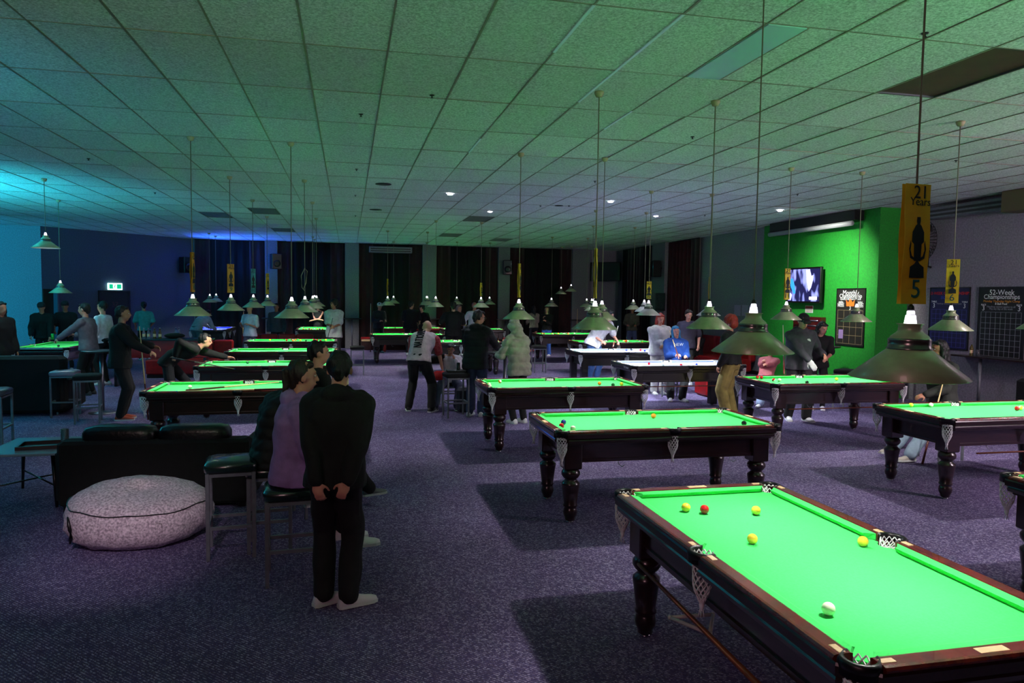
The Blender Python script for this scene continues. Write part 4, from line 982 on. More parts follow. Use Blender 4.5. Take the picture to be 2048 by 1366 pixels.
pe = person('man in cap and grey hooded sweater with a white glove, hand on the table edge', X_(1600,10.95), 172, 1.80, lean=6, vox=.010, build=1.12, shirt=((.24,.24,.27), 'long', .08, .05), pants=((.05,.05,.06), .03), hair=('short', 'brown'), skin='l', headp=26,
    wr=(-.06,.42,.96), wl=(-.32,.22,1.15), hd_r=(-.3,.55,-.7), shoes=(.75,.75,.77), cap=(.06,.06,.07), hood=True, footyaw=(-14, 10), ar=(.15,0,.087), al=(-.12,.1,.087))
b = MB(); g0 = pe['wrR']; hand(b, g0, (-.3,.55,-.7), (.6,.3,.7), 1.25, .35, 1, .0115); b.caps(g0-Vector((-.2,.4,-.5))*.1, g0, .045, .042); fuse(b, 'white_glove', whitep, pe['root'], .007, 2)
b = MB(); b.ell((0,0,0), (.038,.006,.052), 12, 6); o = b.build('chest_print', whitep, pe['root'], (-.07, .192, 1.36))
cue(P(1568,748,.90), P(1566,650,1.56), 'pale cue standing upright left of the man with the glove')
pf = person('young man in black T-shirt behind the capped man, glancing down', X_(1640,11.95), 150, 1.68, lean=14, hz=.88, vox=.013, shirt=((.035,.03,.035), 'short', .06, .03), hair=('bob', 'black'), skin='l', headp=25, heady=30, wr=(.20,.34,.98), wl=(-.1,.38,1.0))
pg = person('person in red and white top slumped back behind the capped man', X_(1535,12.8), 130, 1.45, lean=-34, hz=.50, vox=.013, shirt=((.75,.42,.44), 'long', .02, .03), pants=((.55,.62,.74), .03), hair=('short', 'dark'), skin='l', ar=(.1,.6,.087), al=(-.1,.6,.087), wr=(.0,.2,.85), wl=(-.1,.25,.8))
ph = person('woman in dark jacket at right, seated with chin on her hand behind the right-hand table', X_(1893,7.95), 92, 1.72, lean=8, hz=.74, vox=.010, shirt=((.10,.11,.09), 'long', .05, .045), pants=((.55,.62,.70), .03), hair=('long', 'black'), skin='m', heady=-8,
    wr=(.04,.235,1.25), wl=(-.10,.38,.86), er=(.5,.5,-1), hd_r=(-.2,-.15,1), ar=(.12,.72,.087), al=(-.12,.60,.087), kr=(.1,1,.6), kl=(-.1,1,.6), shoes=(.62,.58,.55), hup_r=(0,1,0))
cue((7.02, 7.62, .015), (7.36, 7.72, 1.02), 'pale cue propped between the knees of the woman at right')
pi_ = person('red curly-haired person in black top and mustard trousers behind the second nearest lamp', X_(1465,11.25), 35, 1.74, vox=.012, lean=4, build=1.05, shirt=((.04,.04,.045), 'long', -.04, .045), pants=((.50,.43,.22), .045), hair=('curly', 'red'), skin='l', shoes=(.6,.5,.3), wr=(.24,.1,.95), wl=(-.2,.12,.92))

# ------------------------------------------------------------------ seating and tables, left foreground
def bar_stool(loc, rz, label, h=.75, w=.34, top=None, group=None, seat_t=.085):
    root = empty('bar_stool', loc, math.radians(rz), label, 'stool', group)
    hw = w/2; b = MB(); rr = []
    for z, i in ((h-seat_t, .004), (h-seat_t+.012, -.008), (h-.03, -.012), (h-.010, .006), (h, .035)):
        a = hw-i; c = .03; rr.append([(-a+c,-a,z),(a-c,-a,z),(a,-a+c,z),(a,a-c,z),(a-c,a,z),(-a+c,a,z),(-a,a-c,z),(-a,-a+c,z)])
    b.loft(rr, True, True); b.build('seat', top or mat('dark_green_vinyl', (.07,.14,.13), .25, var=.2, coat=.5), root)
    for sx in (-1, 1):
        for sy in (-1, 1):
            b = MB(); b.bbox((sx*(hw-.014)-.014, sy*(hw-.014)-.014, 0), (sx*(hw-.014)+.014, sy*(hw-.014)+.014, h-seat_t), .003); b.build('leg', greyp, root)
    for z in (h-seat_t-.016, .25):
        for (x0,y0,x1,y1) in ((-hw+.028,-hw,hw-.028,-hw+.024),(-hw+.028,hw-.024,hw-.028,hw),(-hw,-hw+.028,-hw+.024,hw-.028),(hw-.024,-hw+.028,hw,hw-.028)):
            b = MB(); b.box((x0,y0,z-.012),(x1,y1,z+.012)); b.build('stretcher', greyp, root)
    return root
bar_stool((-.90, 5.98, 0), 6, 'bar stool with dark green padded seat, empty, right of the grey pouf', .76, .36)
bar_stool((-.40, 5.36, 0), 4, 'grey-framed bar stool carrying the woman in purple hoodie', .69, .36)
bar_stool((-.62, 6.06, 0), 4, 'bar stool under the hunched figure in black puffer', .69, .34)
bar_stool((-.30, 6.95, 0), 24, 'bar stool under the dark-haired man with the bottle', .70, .34)
bar_stool((-4.52, 13.1, 0), 4, 'pale-topped bar stool left of the man with tan shoes', .76, .36, mat('pale_seat', (.55,.53,.60), .35))
bar_stool((-3.98, 12.45, 0), 12, 'black-seated bar stool behind the man with tan shoes', .76, .36, black_f)
bar_stool((-4.62, 10.70, 0), 6, 'stool at the left edge with blue-lit top and reddish rim', .76, .46, mat('blue_grey_top', (.25,.30,.34), .3, coat=.3))
def pub_table(loc, label, r=.30, h=1.06, m=None, group=None):
    root = empty('bar_table', loc, 0, label, 'table', group)
    b = MB(); b.lathe([(r-.01,h-.03),(r,h-.024),(r,h-.006),(r-.006,h)], n=28); b.build('tabletop', m or blackp, root)
    b = MB(); b.lathe([(.032,.02),(.032,h-.03)], n=14); b.build('pole', steel, root)
    b = MB(); b.lathe([(.21,0),(.21,.012),(.05,.03),(.032,.05)], n=24); b.build('base', steel, root)
    return root
pub_table((-4.05, 13.35, 0), 'round black bar table on a steel pole behind the man with tan shoes')
pub_table((-5.75, 10.9, 0), 'round table with blue-lit top at the left edge', .38, .80, mat('blue_grey_top', (.25,.30,.34), .3))
# sofa seen from behind
root = empty('sofa', (-1.78, 7.30, 0), math.radians(-4), 'low black sofa seen from behind, beside the grey pouf', 'sofa')
b = MB(); b.bbox((-.85,-.02,.04),(.85,.20,.66),.03); b.build('back_frame', black_f, root)
b = MB(); b.bbox((-.80,.20,.12),(.80,.85,.30),.03); b.build('seat_base', black_f, root)
for s in (-1,1):
    b = MB(); b.bbox((min(s*.70,s*.88),.0,.06),(max(s*.70,s*.88),.88,.58),.04); b.build('armrest', black_f, root)
for k in (0,1):
    b = MB(); x0 = -.66+k*.67; 
    b.loft([[Vector((x0+.325+math.copysign(abs(math.cos(t))**.45,math.cos(t))*w_*.33, .13+math.copysign(abs(math.sin(t))**.6,math.sin(t))*.12*w_, z)) for t in [2*math.pi*i/20 for i in range(20)]] for z, w_ in ((.60,.9),(.66,1.0),(.72,1.0),(.765,.92),(.785,.7))]); b.build('back_cushion', mat('black_leather', (.05,.05,.055), .33, var=.2, bump=.3, bscale=30), root)
    b = MB(); b.bbox((x0,.24,.30),(x0+.65,.84,.43),.04); b.build('seat_cushion', _M['black_leather'], root)
for x in (-.78,.78):
    for y in (.05,.78):
        b = MB(); b.box((x-.03,y-.03,0),(x+.03,y+.03,.06)); b.build('foot', blackp, root)
# black armchair backs at far left
root = empty('armchair', (-5.35, 13.2, 0), 0, 'big black armchair in shadow in front of the teal-lit table', 'armchair')
b = MB(); b.bbox((-.75,-.05,.05),(.78,.22,.98),.05); b.build('backrest', black_f, root)
b = MB(); b.bbox((-.70,.22,.10),(.70,.85,.42),.05); b.build('seat', black_f, root)
for s in (-1,1):
    b = MB(); b.bbox((min(s*.6,s*.82),.0,.06),(max(s*.6,s*.82),.9,.62),.05); b.build('armrest', black_f, root)
# pouf
pf_m = mat('heather_grey_canvas', (.93,.86,.90), .95, var=.45, scale=60, rgb2=(.62,.55,.60), bump=.5, bscale=300, spec=.1)
root = empty('pouf', (-1.70, 6.50, 0), 0, 'big round heather grey floor pouf with dark piping', 'pouf')
b = MB(); rr = []; N = 64
prof = [(.30,.004),(.44,.02),(.53,.09),(.56,.17),(.558,.25),(.53,.33),(.48,.375),(.38,.41),(.25,.435),(.12,.445),(.02,.447)]
for r_, z in prof:
    rg = []
    for i in range(N):
        a = 2*math.pi*i/N; wv = .012*math.sin(a*5+1)+.008*math.sin(a*11+z*30)+.006*math.sin(a*17+z*55)
        k = min(1, r_/.4); sl = .035*math.sin(a-.6)*(z/.41)
        rg.append(((r_+wv*k*(1 if z < .3 else .4))*math.cos(a), (r_+wv*k)*math.sin(a)*.88, z+sl+.006*math.sin(a*7+r_*20)*k*(z > .02)))
    rr.append(rg)
b.loft(rr); b.build('cushion_body', pf_m, root)
b = MB(); ring_ = []
for i in range(N+1):
    a = 2*math.pi*i/N; r_, z = .533, .331; wv = .012*math.sin(a*5+1)+.008*math.sin(a*11+z*30)+.006*math.sin(a*17+z*55)
    sl = .035*math.sin(a-.6)*(z/.41); ring_.append(((r_+wv*.4)*math.cos(a), (r_+wv)*math.sin(a)*.88, z+sl+.006*math.sin(a*7+.555*20)))
b.tube(ring_, .0045, 6); b.build('piping', black_r, root)
b = MB()
for a0, w_, nm_ in ((-1.13, .045, 'label'),):
    c, s_ = math.cos(a0), math.sin(a0); t_ = Vector((-s_, c*.88, 0)).normalized()
    p0 = Vector((c*.588, s_*.588*.88, .20)); b.loft([[p0+t_*w_*x*.5+Vector((0,-.006*k,z))+Vector((x*0,0,-.012*x)) for k in (0,1)] for x, z in ((-1,-.05),(-1,.05),(1,.05),(1,-.05))], True, False)
b.build('fabric_tag', black_r, root)
b = MB(); a0 = -2.62
for k, z in ((0,0),): b.tube([Vector((math.cos(a)*.572, math.sin(a)*.572*.88, zz)) for a, zz in ((-2.45,.29),(-2.42,.24),(-2.38,.19),(-2.37,.13),(-2.40,.08))], [.006,.014,.018,.014,.006], 6)
b.build('carry_handle', black_r, root)
# coffee table with splayed legs
root = empty('side_table', (-3.0, 7.94, 0), 0, 'low white-topped side table with black splayed legs, left of the sofa', 'table')
b = MB(); b.bbox((-.34,-.42,.50),(.34,.42,.525),.004); b.build('tabletop', mat('white_laminate', (.55,.62,.66), .22, coat=.5), root)
for sx in (-1,1):
    for sy in (-1,1):
        b = MB(); b.tube([(sx*.24, sy*.30, .50), (sx*.30, sy*.40, 0)], [.020,.013], 8); b.build('leg', blackp, root)
b = MB(); b.tube([(-.275,-.36,.20),(.275,.36,.20)], .008, 6); b.tube([(-.275,.36,.20),(.275,-.36,.20)], .008, 6); b.build('cross_brace', blackp, root)
tx = (-2.93, 7.85, .525)
root = empty('serving_tray', tx, .15, 'black square tray with ashes and scraps on the white side table', 'tray')
b = MB(); b.bbox((-.17,-.13,0),(.17,.13,.008),.003); b.build('tray_base', black_r, root)
b = MB()
for lo, hi in (((-.19,-.15,.002),(.19,-.13,.035)),((-.19,.13,.002),(.19,.15,.035)),((-.19,-.13,.002),(-.17,.13,.035)),((.17,-.13,.002),(.19,.13,.035))): b.box(lo, hi)
b.build('tray_rim', black_r, root)
b = MB(); b.bbox((-.09,.06,0),(.09,.20,.003),.001); thing('napkin', b, whitep, 'white paper napkin beside the black tray', 'napkin', None, (tx[0]+.02, tx[1]+.12, .526), (0,0,.3))
b = MB(); b.lathe([(.034,0),(.036,.004),(.034,.006),(.035,.18),(.033,.18),(.031,.008)], n=18, caps=False); b.lathe([(.033,.001),(.033,.006)], n=18)
gl = mat('clear_glass', (.9,.92,.96), .06, trans=.95)
thing('drinking_glass', b, gl, 'tall clear glass standing at the right of the black tray', 'glass', None, (-2.70, 7.78, .526))
b = MB(); b.lathe([(.030,.0),(.034,.005),(.036,.115),(.034,.115),(.03,.008)], n=18, caps=False); b.lathe([(.03,0),(.03,.004)], n=18)

# red booth and counter with bottles behind the standing man
root = empty('counter_table', (-4.1, 17.2, 0), 0, 'long dark-topped counter with red panel front carrying the bottles', 'counter')
b = MB(); b.bbox((-.95,-.28,1.0),(1.15,.28,1.035),.006); b.build('worktop', blackp, root)
b = MB(); b.bbox((-.9,-.18,.62),(1.1,.18,1.0),.01); b.build('front_panel', red_v, root)
for x in (-.8,1.0):
    b = MB(); b.box((x-.03,-.15,0),(x+.03,.15,.62)); b.build('leg', blackp, root)
amber = mat('amber_glass', (.50,.42,.20), .1, trans=.6); clearb = mat('bottle_glass', (.8,.85,.9), .06, trans=.85); blueb = mat('blue_glass', (.15,.40,.65), .08, trans=.6)
def bottle(loc, m, label, h=.23, group=None, cap=None):
    root = empty('bottle', loc, 0, label, 'bottle', group)
    b = MB(); b.lathe([(.0305,0),(.032,.006),(.032,.125),(.028,.15),(.014,.185),(.013,h-.012),(.0155,h-.010),(.0155,h)], n=14); b.build('glass_body', m, root)
    b = MB(); b.lathe([(.0325,.045),(.0325,.105)], n=14, caps=False); b.build('paper_label', ivory, root)
    b = MB(); b.lathe([(.0158,h-.008),(.0162,h+.004),(.012,h+.006)], n=10); b.build('cap', steel, root)
for x, m, w_ in ((288,clearb,'leftmost clear bottle on the long dark counter'),(297,clearb,'second clear bottle on the long dark counter'),(309,amber,'left amber bottle on the long dark counter'),
                 (320,amber,'right amber bottle on the long dark counter')):
    q = PY(x, 671, 17.05); bottle((q.x, q.y, 1.036), m, w_)
for x, w_ in ((352,'left of two blue-lit bottles on the counter'),(358,'right of two blue-lit bottles on the counter')):
    q = PY(x, 664, 17.35); bottle((q.x, q.y, 1.036), blueb, w_)
bottle((CB.x, CB.y, CB.z), clearb, 'small clear bottle held up by the dark-haired man beyond the purple hoodie', .20)
b = MB(); b.ell((0,0,.06),(.22,.14,.06),14,8); thing('folded_jacket', b, black_f, 'dark jacket dumped on the counter right of the amber bottles', 'jacket', None, (-3.75, 17.25, 1.03))
def booth(loc, rz, L, label, base=True):
    root = empty('booth_seat', loc, math.radians(rz), label, 'sofa')
    b = MB(); b.bbox((0,0,.08),(L,.55,.44),.03); b.build('seat', red_v, root)
    n = max(2, int(L/.45)); w = L/n
    for i in range(n):
        b = MB(); b.bbox((i*w+.008,.50,.36),((i+1)*w-.008,.66,.88),.03); b.build('back_pad', red_v, root)
    b = MB(); b.box((.02,.04,0),(L-.02,.6,.08)); b.build('plinth', blackp, root)
    return root
booth((-4.7,18.6,0), 0, 1.9, 'dark red booth seat behind the long counter')
booth((-3.0,21.4,0), 0, 2.0, 'dark red booth seat below the blue-clothed table')
# bench with cream stripe along the back wall
for x0, x1, d_ in ((.45, 3.3, 'left'), (3.45, 6.3, 'right')):
    root = empty('wall_bench', (x0, 27.3, 0), 0, 'dark red bench with cream stripe along the back wall, '+d_+' length', 'bench')
    b = MB(); b.bbox((0,.0,.0),(x1-x0,.55,.36),.01); b.build('bench_base', dark_r, root)
    b = MB(); b.box((.02,-.012,.33),(x1-x0-.02,.0,.40)); b.build('edge_stripe', ivory, root)
    b = MB(); b.bbox((0,.0,.36),(x1-x0,.55,.46),.02); b.build('seat_pad', red_v, root)
# shelves on pilasters
for i, (a, c) in enumerate(pil_px[:5]):
    x0, x1 = PY(a-5, 650, 28.0).x, PY(c+5, 650, 28.0).x
    root = empty('wall_shelf', ((x0+x1)/2, 27.9, 1.12), 0, 'small black drink shelf with pole fixed to the %s back pilaster' % ('first','second','third','fourth','fifth')[i], 'shelf')
    b = MB(); b.bbox((-(x1-x0)/2,-.14,0),((x1-x0)/2,.18,.04),.005); b.build('shelf_board', blackp, root)
    b = MB(); b.lathe([(.025,-1.12),(.025,0)], n=10); b.build('pole', steel, root)

# centre group: bar table, stools, bag with recorder-like box
pub_table((2.78, 12.85, 0), 'square-edged dark bar table between the black and the cream puffer jackets', .34, 1.04, wood)
bar_stool((1.78, 12.15, 0), 6, 'black bar stool with backpack in front of the seated boy', .76, .38, black_f)
b = MB(); b.bbox((-.16,-.10,.0),(.16,.10,.035),.005); root = b.build('black_case', black_r, None, (1.78, 12.15, .762)); tag(root, 'flat black case with silver rim lying on the black stool', 'case')
b = MB(); b.tube([(-.16,-.102,.03),(.16,-.102,.03)], .003, 5); b.build('rim', steel, root)
b = MB(); b.lathe([(.03,0),(.032,.01),(.03,.12),(.02,.125)], n=12); thing('speaker_bottle', b, black_r, 'small black flask standing on the flat case', 'flask', None, (1.82, 12.15, .798))
b = MB(); b.bbox((-.17,-.12,0),(.17,.12,.44),.05); root = b.build('backpack', mat('navy_nylon', (.10,.11,.16), .5, bump=.3, scale=12), None, (2.02, 12.62, 0)); tag(root, 'dark glossy backpack standing on the floor by the black stool', 'bag')
b = MB(); b.bbox((-.12,-.155,.06),(.12,-.115,.24),.015); b.build('front_pocket', _M['navy_nylon'], root)
bar_stool((X_(902,13.3)[0], 13.35, 0), 0, 'low stool the boy sits on', .46, .36, black_f)
bar_stool((5.05, 19.0, 0), 0, 'grey bar stool in the aisle left of the green table beyond the pale ones', .74, .34, black_f)
bar_stool((.22, 18.9, 0), 0, 'stool at the right end of the left column of tables', .74, .34, black_f)
pub_table((8.6, 25.3, 0), 'round bar table with white cups near the middle yellow strip', .28, 1.05)
for k, (dx, dy) in enumerate(((-.1,0),(.06,.05),(.14,-.06))):
    b = MB(); b.lathe([(.03,0),(.04,.11),(.038,.11),(.028,.01)], n=12); thing('paper_cup', b, whitep, 'white cup on the far round bar table', 'cup', 'white cups on the far table', (8.6+dx, 25.3+dy, 1.052))

# ------------------------------------------------------------------ right-hand wall fittings
gx = 10.75
def wall_box(name, p0, p1, x, dpt, m, parent=None):      # flat box on a wall facing -X
    y0, y1 = sorted((p0.y, p1.y)); z0, z1 = sorted((p0.z, p1.z))
    b = MB(); b.bbox((x-dpt, y0, z0), (x, y1, z1), min(.006, dpt/3)); return b.build(name, m, parent)
RX = (math.pi/2, 0, -math.pi/2)
# television
p0, p1 = PX(1583,540,gx-.1), PX(1643,603,gx-.1)
root = empty('television', (gx, (p0.y+p1.y)/2, (p0.z+p1.z)/2), 0, 'small flat television with a blue-lit film scene on the green wall', 'television')
w_, h_ = abs(p0.y-p1.y), abs(p0.z-p1.z)*1.0
b = MB(); b.bbox((-.17,-w_/2-.03,-h_/2-.04),(-.10,w_/2+.03,h_/2+.04),.008); b.build('bezel', black_r, root)
b = MB(); b.box((-.10,-.12,-.12),(0,.12,.12)); b.build('bracket', black_r, root)
def screen_mat():
    m = bpy.data.materials.new('screen_picture'); m.use_nodes = True; nt = m.node_tree; bs = nt.nodes['Principled BSDF']
    bs.inputs['Base Color'].default_value = (0,0,0,1); bs.inputs['Roughness'].default_value = .2
    tc = nt.nodes.new('ShaderNodeTexCoord'); n = nt.nodes.new('ShaderNodeTexNoise'); n.inputs['Scale'].default_value = 2.2; n.inputs['Detail'].default_value = 1
    mp = nt.nodes.new('ShaderNodeMapping'); mp.inputs['Scale'].default_value = (1,2.2,1.2); mp.inputs['Location'].default_value = (0,.9,.2)
    nt.links.new(tc.outputs['Object'], mp.inputs[0]); nt.links.new(mp.outputs[0], n.inputs[0])
    r = nt.nodes.new('ShaderNodeValToRGB'); r.color_ramp.elements[0].position = .48; r.color_ramp.elements[0].color = (.01,.01,.05,1)
    r.color_ramp.elements[1].position = .62; r.color_ramp.elements[1].color = (.25,.28,.75,1)
    nt.links.new(n.outputs[0], r.inputs[0]); nt.links.new(r.outputs[0], bs.inputs['Emission Color']); bs.inputs['Emission Strength'].default_value = 1.0
    return m
b = MB(); b.box((-.173,-w_/2,-h_/2),(-.170,w_/2,h_/2)); scr = b.build('screen', screen_mat(), root)
glow = mat('screen_glow', (.62,.62,.95), .5, emit=1.0); glow2 = mat('screen_cyan', (.15,.45,.85), .5, emit=1.0)
def sil(pts, m, nm='screen_figure'):
    b = MB(); n = len(pts); q = [(-.1755, -y*w_/2, z*h_/2) for y, z in pts]; q2 = [(-.173, -y*w_/2, z*h_/2) for y, z in pts]
    b.add(q+q2, [tuple(range(n)), tuple(range(2*n-1, n-1, -1))]+[(i,(i+1)%n,(i+1)%n+n,i+n) for i in range(n)]); return b.build(nm, m, scr)
sil([(.15,.95),(.38,.98),(.50,.55),(.62,.62),(.60,.30),(.50,-.15),(.36,-.40),(.30,-.15),(.20,.25)], glow)
sil([(-.92,.40),(-.70,.45),(-.55,-.1),(-.50,-.5),(-.62,-.55),(-.75,-.25),(-.88,.05)], glow2); sil([(-.97,-.95),(-.80,-.95),(-.72,-.6),(-.85,-.45)], glow)
sil([(.40,-.72),(.88,-.72),(.88,-.90),(.40,-.90)], mat('screen_white', (.9,.9,.95), .5, emit=1.0), 'caption_box')
# sign
p0, p1 = PX(1611,611,gx), PX(1626,626,gx)
root = wall_box('notice_sign', p0, p1, gx, .006, whitep); tag(root, 'small red and white notice under the television', 'sign')
zt, zb = max(p0.z,p1.z), min(p0.z,p1.z); wall_box('header', Vector((0,p0.y-.01,zt-.01)), Vector((0,p1.y+.01,zt-(zt-zb)*.42)), gx-.006, .002, red_v, root)
for k in range(3): wall_box('text_line', Vector((0,p0.y-.03,zb+.02+k*.025)), Vector((0,p1.y+.03,zb+.028+k*.025)), gx-.006, .001, red_v, root)
# wall cue rack / cabinet
p0, p1 = PX(1588,632,gx-.12), PX(1642,661,gx-.12)
root = empty('wall_cabinet', (gx, 0, 0), 0, 'shallow dark red wall cabinet with two shining bars below the television', 'cabinet')
y0, y1, z0, z1 = min(p0.y,p1.y), max(p0.y,p1.y), min(p0.z,p1.z), max(p0.z,p1.z)
b = MB(); b.bbox((-.14,y0,z0),(0,y1,z1),.006); b.build('case', mat('maroon_lacquer', (.25,.03,.04), .25, coat=.5), root)
for f in (.33,.72):
    b = MB(); b.tube([(-.15,y0+.08,z0+(z1-z0)*f),(-.15,y1-.05,z0+(z1-z0)*f)], .010, 8); b.build('bar', chrome, root)
# posters
def poster(name, p0, p1, x, base, label):
    y0, y1 = max(p0.y,p1.y), min(p0.y,p1.y); z0, z1 = min(p0.z,p1.z), max(p0.z,p1.z)
    root = empty(name, (x, (y0+y1)/2, (z0+z1)/2), 0, label, 'poster'); w, h = y0-y1, z1-z0
    b = MB(); b.bbox((-.014,-w/2,-h/2),(0,w/2,h/2),.003); b.build('board', base, root)
    b = MB()
    for lo, hi in (((-.02,-w/2,-h/2),(0,-w/2+.018,h/2)),((-.02,w/2-.018,-h/2),(0,w/2,h/2)),((-.02,-w/2,-h/2),(0,w/2,-h/2+.018)),((-.02,-w/2,h/2-.018),(0,w/2,h/2))): b.box(lo, hi)
    b.build('poster_frame', black_r, root)
    return root, w, h
def gridlines(root, w, h, z0, z1, nx, ny, m, x=-.0155, mx=.86):
    b = MB()
    for i in range(nx+1): y = -w*mx/2+w*mx*i/nx; b.box((x,y-.0025,z0),(x+.002,y+.0025,z1))
    for j in range(ny+1): z = z0+(z1-z0)*j/ny; b.box((x,-w*mx/2,z-.0025),(x+.002,w*mx/2,z+.0025))
    b.build('score_grid', m, root)
lg = mat('grid_white', (.55,.55,.58), .6); lgo = mat('grid_ochre', (.60,.52,.38), .6); lw = mat('letter_white', (.92,.92,.92), .6); lr = mat('letter_red', (.85,.12,.12), .6); ly = mat('letter_gold', (.85,.55,.15), .6); lb = mat('letter_blue', (.15,.30,.75), .6)
root, w, h = poster('poster', PX(1675,577,gx), PX(1728,695,gx), gx, mat('poster_charcoal', (.10,.09,.07), .5), 'tall charcoal Monthly Championship poster with an orange crown on the green wall')
tx_ = -.018
text('Monthly', w*.17, lw, root, (tx_,0,h*.42), RX); text('Championship', w*.135, lw, root, (tx_,0,h*.365), RX); text('Qualify Day Every Month', w*.07, lw, root, (tx_,0,h*.315), RX)
b = MB(); cr = [(-.13,.0),(.13,.0),(.15,.13),(.075,.07),(0,.16),(-.075,.07),(-.15,.13)]
n = len(cr); b.add([(tx_,y*w,h*.19+z*w*1.2) for y,z in cr]+[(tx_+.002,y*w,h*.19+z*w*1.2) for y,z in cr], [tuple(range(n)),tuple(range(2*n-1,n-1,-1))]+[(i,(i+1)%n,(i+1)%n+n,i+n) for i in range(n)])
b.build('crown_print', mat('orange_print', (.90,.42,.12), .5), root)
for s in (1,-1):
    text('WIN', w*.075, lw, root, (tx_, s*w*.33, h*.255), RX); text('GREAT', w*.075, lw, root, (tx_, s*w*.33, h*.225), RX); text('PRIZES', w*.075, lw, root, (tx_, s*w*.33, h*.195), RX)
text('3', w*.12, lw, root, (tx_,0,h*.155), RX)
gridlines(root, w, h, -h*.46, h*.12, 4, 4, lgo)
b = MB(); b.bbox((-.025,-.075,-.10),(-.016,.075,.10),.002); thing('flyer', b, mat('violet_flyer', (.52,.42,.60), .5), 'small violet flyer stuck on the lower left of the charcoal poster', 'flyer', None, (gx, PX(1683,668,gx).y, PX(1683,668,gx).z))
rx = 11.5
root, w, h = poster('poster', PX(1862,575,rx), PX(1936,702,rx), rx, mat('poster_navy', (.07,.05,.26), .5), 'dark blue 52-WEEK CHAMPIONSHIPS poster behind the small yellow banner')
text('52-WEEK CHAMPIONSHIPS', w*.085, lr, root, (tx_,0,h*.40), RX); text('EIGHT BALL', w*.08, lb, root, (tx_,0,h*.33), RX)
for s in (1,-1): text('TABLE', w*.05, lw, root, (tx_, s*w*.38, h*.265), RX); text('3', w*.13, lw, root, (tx_, s*w*.38, h*.20), RX)
text('Handicap competition every week', w*.045, lg, root, (tx_,0,h*.235), RX)
gridlines(root, w, h, -h*.46, h*.14, 8, 8, mat('grid_blue', (.28,.25,.62), .6))
root, w, h = poster('poster', PX(1960,574,rx), PX(2046,724,rx), rx, mat('poster_black', (.035,.035,.05), .5), 'black 52-Week Championships poster at the right edge')
text('52-Week', w*.14, lw, root, (tx_,0,h*.42), RX); text('Championships', w*.125, lw, root, (tx_,0,h*.36), RX); text('Monday Thursday Night Comp', w*.062, ly, root, (tx_,0,h*.30), RX); text('8 Ball Pool', w*.06, lw, root, (tx_,0,h*.265), RX)
for s in (1,-1): text('RACE', w*.045, lw, root, (tx_, s*w*.38, h*.25), RX); text('3', w*.13, lw, root, (tx_, s*w*.38, h*.20), RX)
text('Handicap system applies to all', w*.05, lg, root, (tx_,0,h*.225), RX); text('Play any day of the week', w*.05, lg, root, (tx_,0,h*.195), RX)
gridlines(root, w, h, -h*.46, h*.15, 8, 8, lg)
# notices on the grey wall
for k in range(3):
    p0 = PX(1469+k*15, 610, 10.9); p1 = PX(1481+k*15, 632, 10.9)
    root = wall_box('paper_notice', p0, p1, 10.9, .004, mat('lilac_paper', (.66,.62,.72), .7, var=.15, scale=30)); tag(root, ('left','middle','right')[k]+' one of three lilac notices on the grey wall', 'notice')
# ceiling-height batten and cassette units
p0, p1 = PX(1541,458,gx-.25), PX(1712,430,gx-.25)
root = empty('light_batten', (gx-.18, 0, 3.70), 0, 'long unlit white fluorescent batten along the top of the green wall', 'light fitting')
b = MB(); b.bbox((-.10,p1.y,.06),(.14,p0.y,.28),.01); b.build('housing', black_r, root)
b = MB(); b.tube([(-.12,p1.y+.05,.0),(-.12,p0.y-.05,.0)], .055, 12); b.build('tube_cover', mat('opal_cover', (.62,.62,.64), .35), root)
def ac_unit(loc, L, axis, label):
    root = empty('air_unit', loc, 0 if axis == 'x' else math.pi/2, label, 'air conditioner')
    b = MB(); b.bbox((-L/2,-.11,-.12),(L/2,.11,.12),.02); b.build('casing', greyp, root)
    sgn = -1 if axis == 'x' else 1
    for z in (-.05,.03):
        b = MB(); b.box((-L/2+.06,sgn*.112 if sgn > 0 else -.122,z-.022),(L/2-.06,.122 if sgn > 0 else -.112,z+.022)); b.build('louvre', black_r, root)
    return root
ac_unit((1.57, 28.08, 3.76), 1.62, 'x', 'long wall heater at ceiling height in the middle bay of the back wall')
q0, q1 = PX(1865,413,11.35), PX(2020,392,11.35)
ac_unit((11.36, (q0.y+q1.y)/2, 3.80), abs(q0.y-q1.y), 'y', 'long grey louvred air unit high on the right front wall')
b = MB(); b.bbox((11.1, 7.5, 3.62), (11.5, q1.y-.06, 3.985), .01); thing('ceiling_box', b, mat('brown_boxing', (.32,.28,.18), .7), 'brown boxing beside the louvred air unit', 'boxing')
# fan
q = PX(1843,482,11.25)
root = empty('wall_fan', (11.28, q.y, q.z), 0, 'black caged wall fan behind the largest yellow banner', 'fan')
b = MB(); R_ = .42
for k in range(36):
    a = 2*math.pi*k/36; c, s_ = math.cos(a), math.sin(a)
    b.tube([(-.10,.06*c,.06*s_),(-.12,.25*c,.25*s_),(-.05,R_*c,R_*s_),(.03,.25*c,.25*s_)], .007, 4)
for r_, x in ((R_,-.05),(.25,-.122),(.12,-.115)):
    b.tube([(x,r_*math.cos(2*math.pi*k/32),r_*math.sin(2*math.pi*k/32)) for k in range(33)], .006, 5)
b.build('cage', black_r, root)
for k in range(3):
    a = 2*math.pi*k/3; b = MB(); pts = []
    for r_, wd in ((.05,.03),(.18,.09),(.32,.11),(.37,.06)):
        pts.append([Vector((-.05+.03*sg, r_*math.cos(a)-sg*wd*math.sin(a), r_*math.sin(a)+sg*wd*math.cos(a)))+Vector((t,0,0)) for sg, t in ((-1,0),(1,0),(1,.004),(-1,.004))])
    b.loft(pts, True, True); b.build('blade', mat('fan_blade', (.05,.05,.055), .4), root)
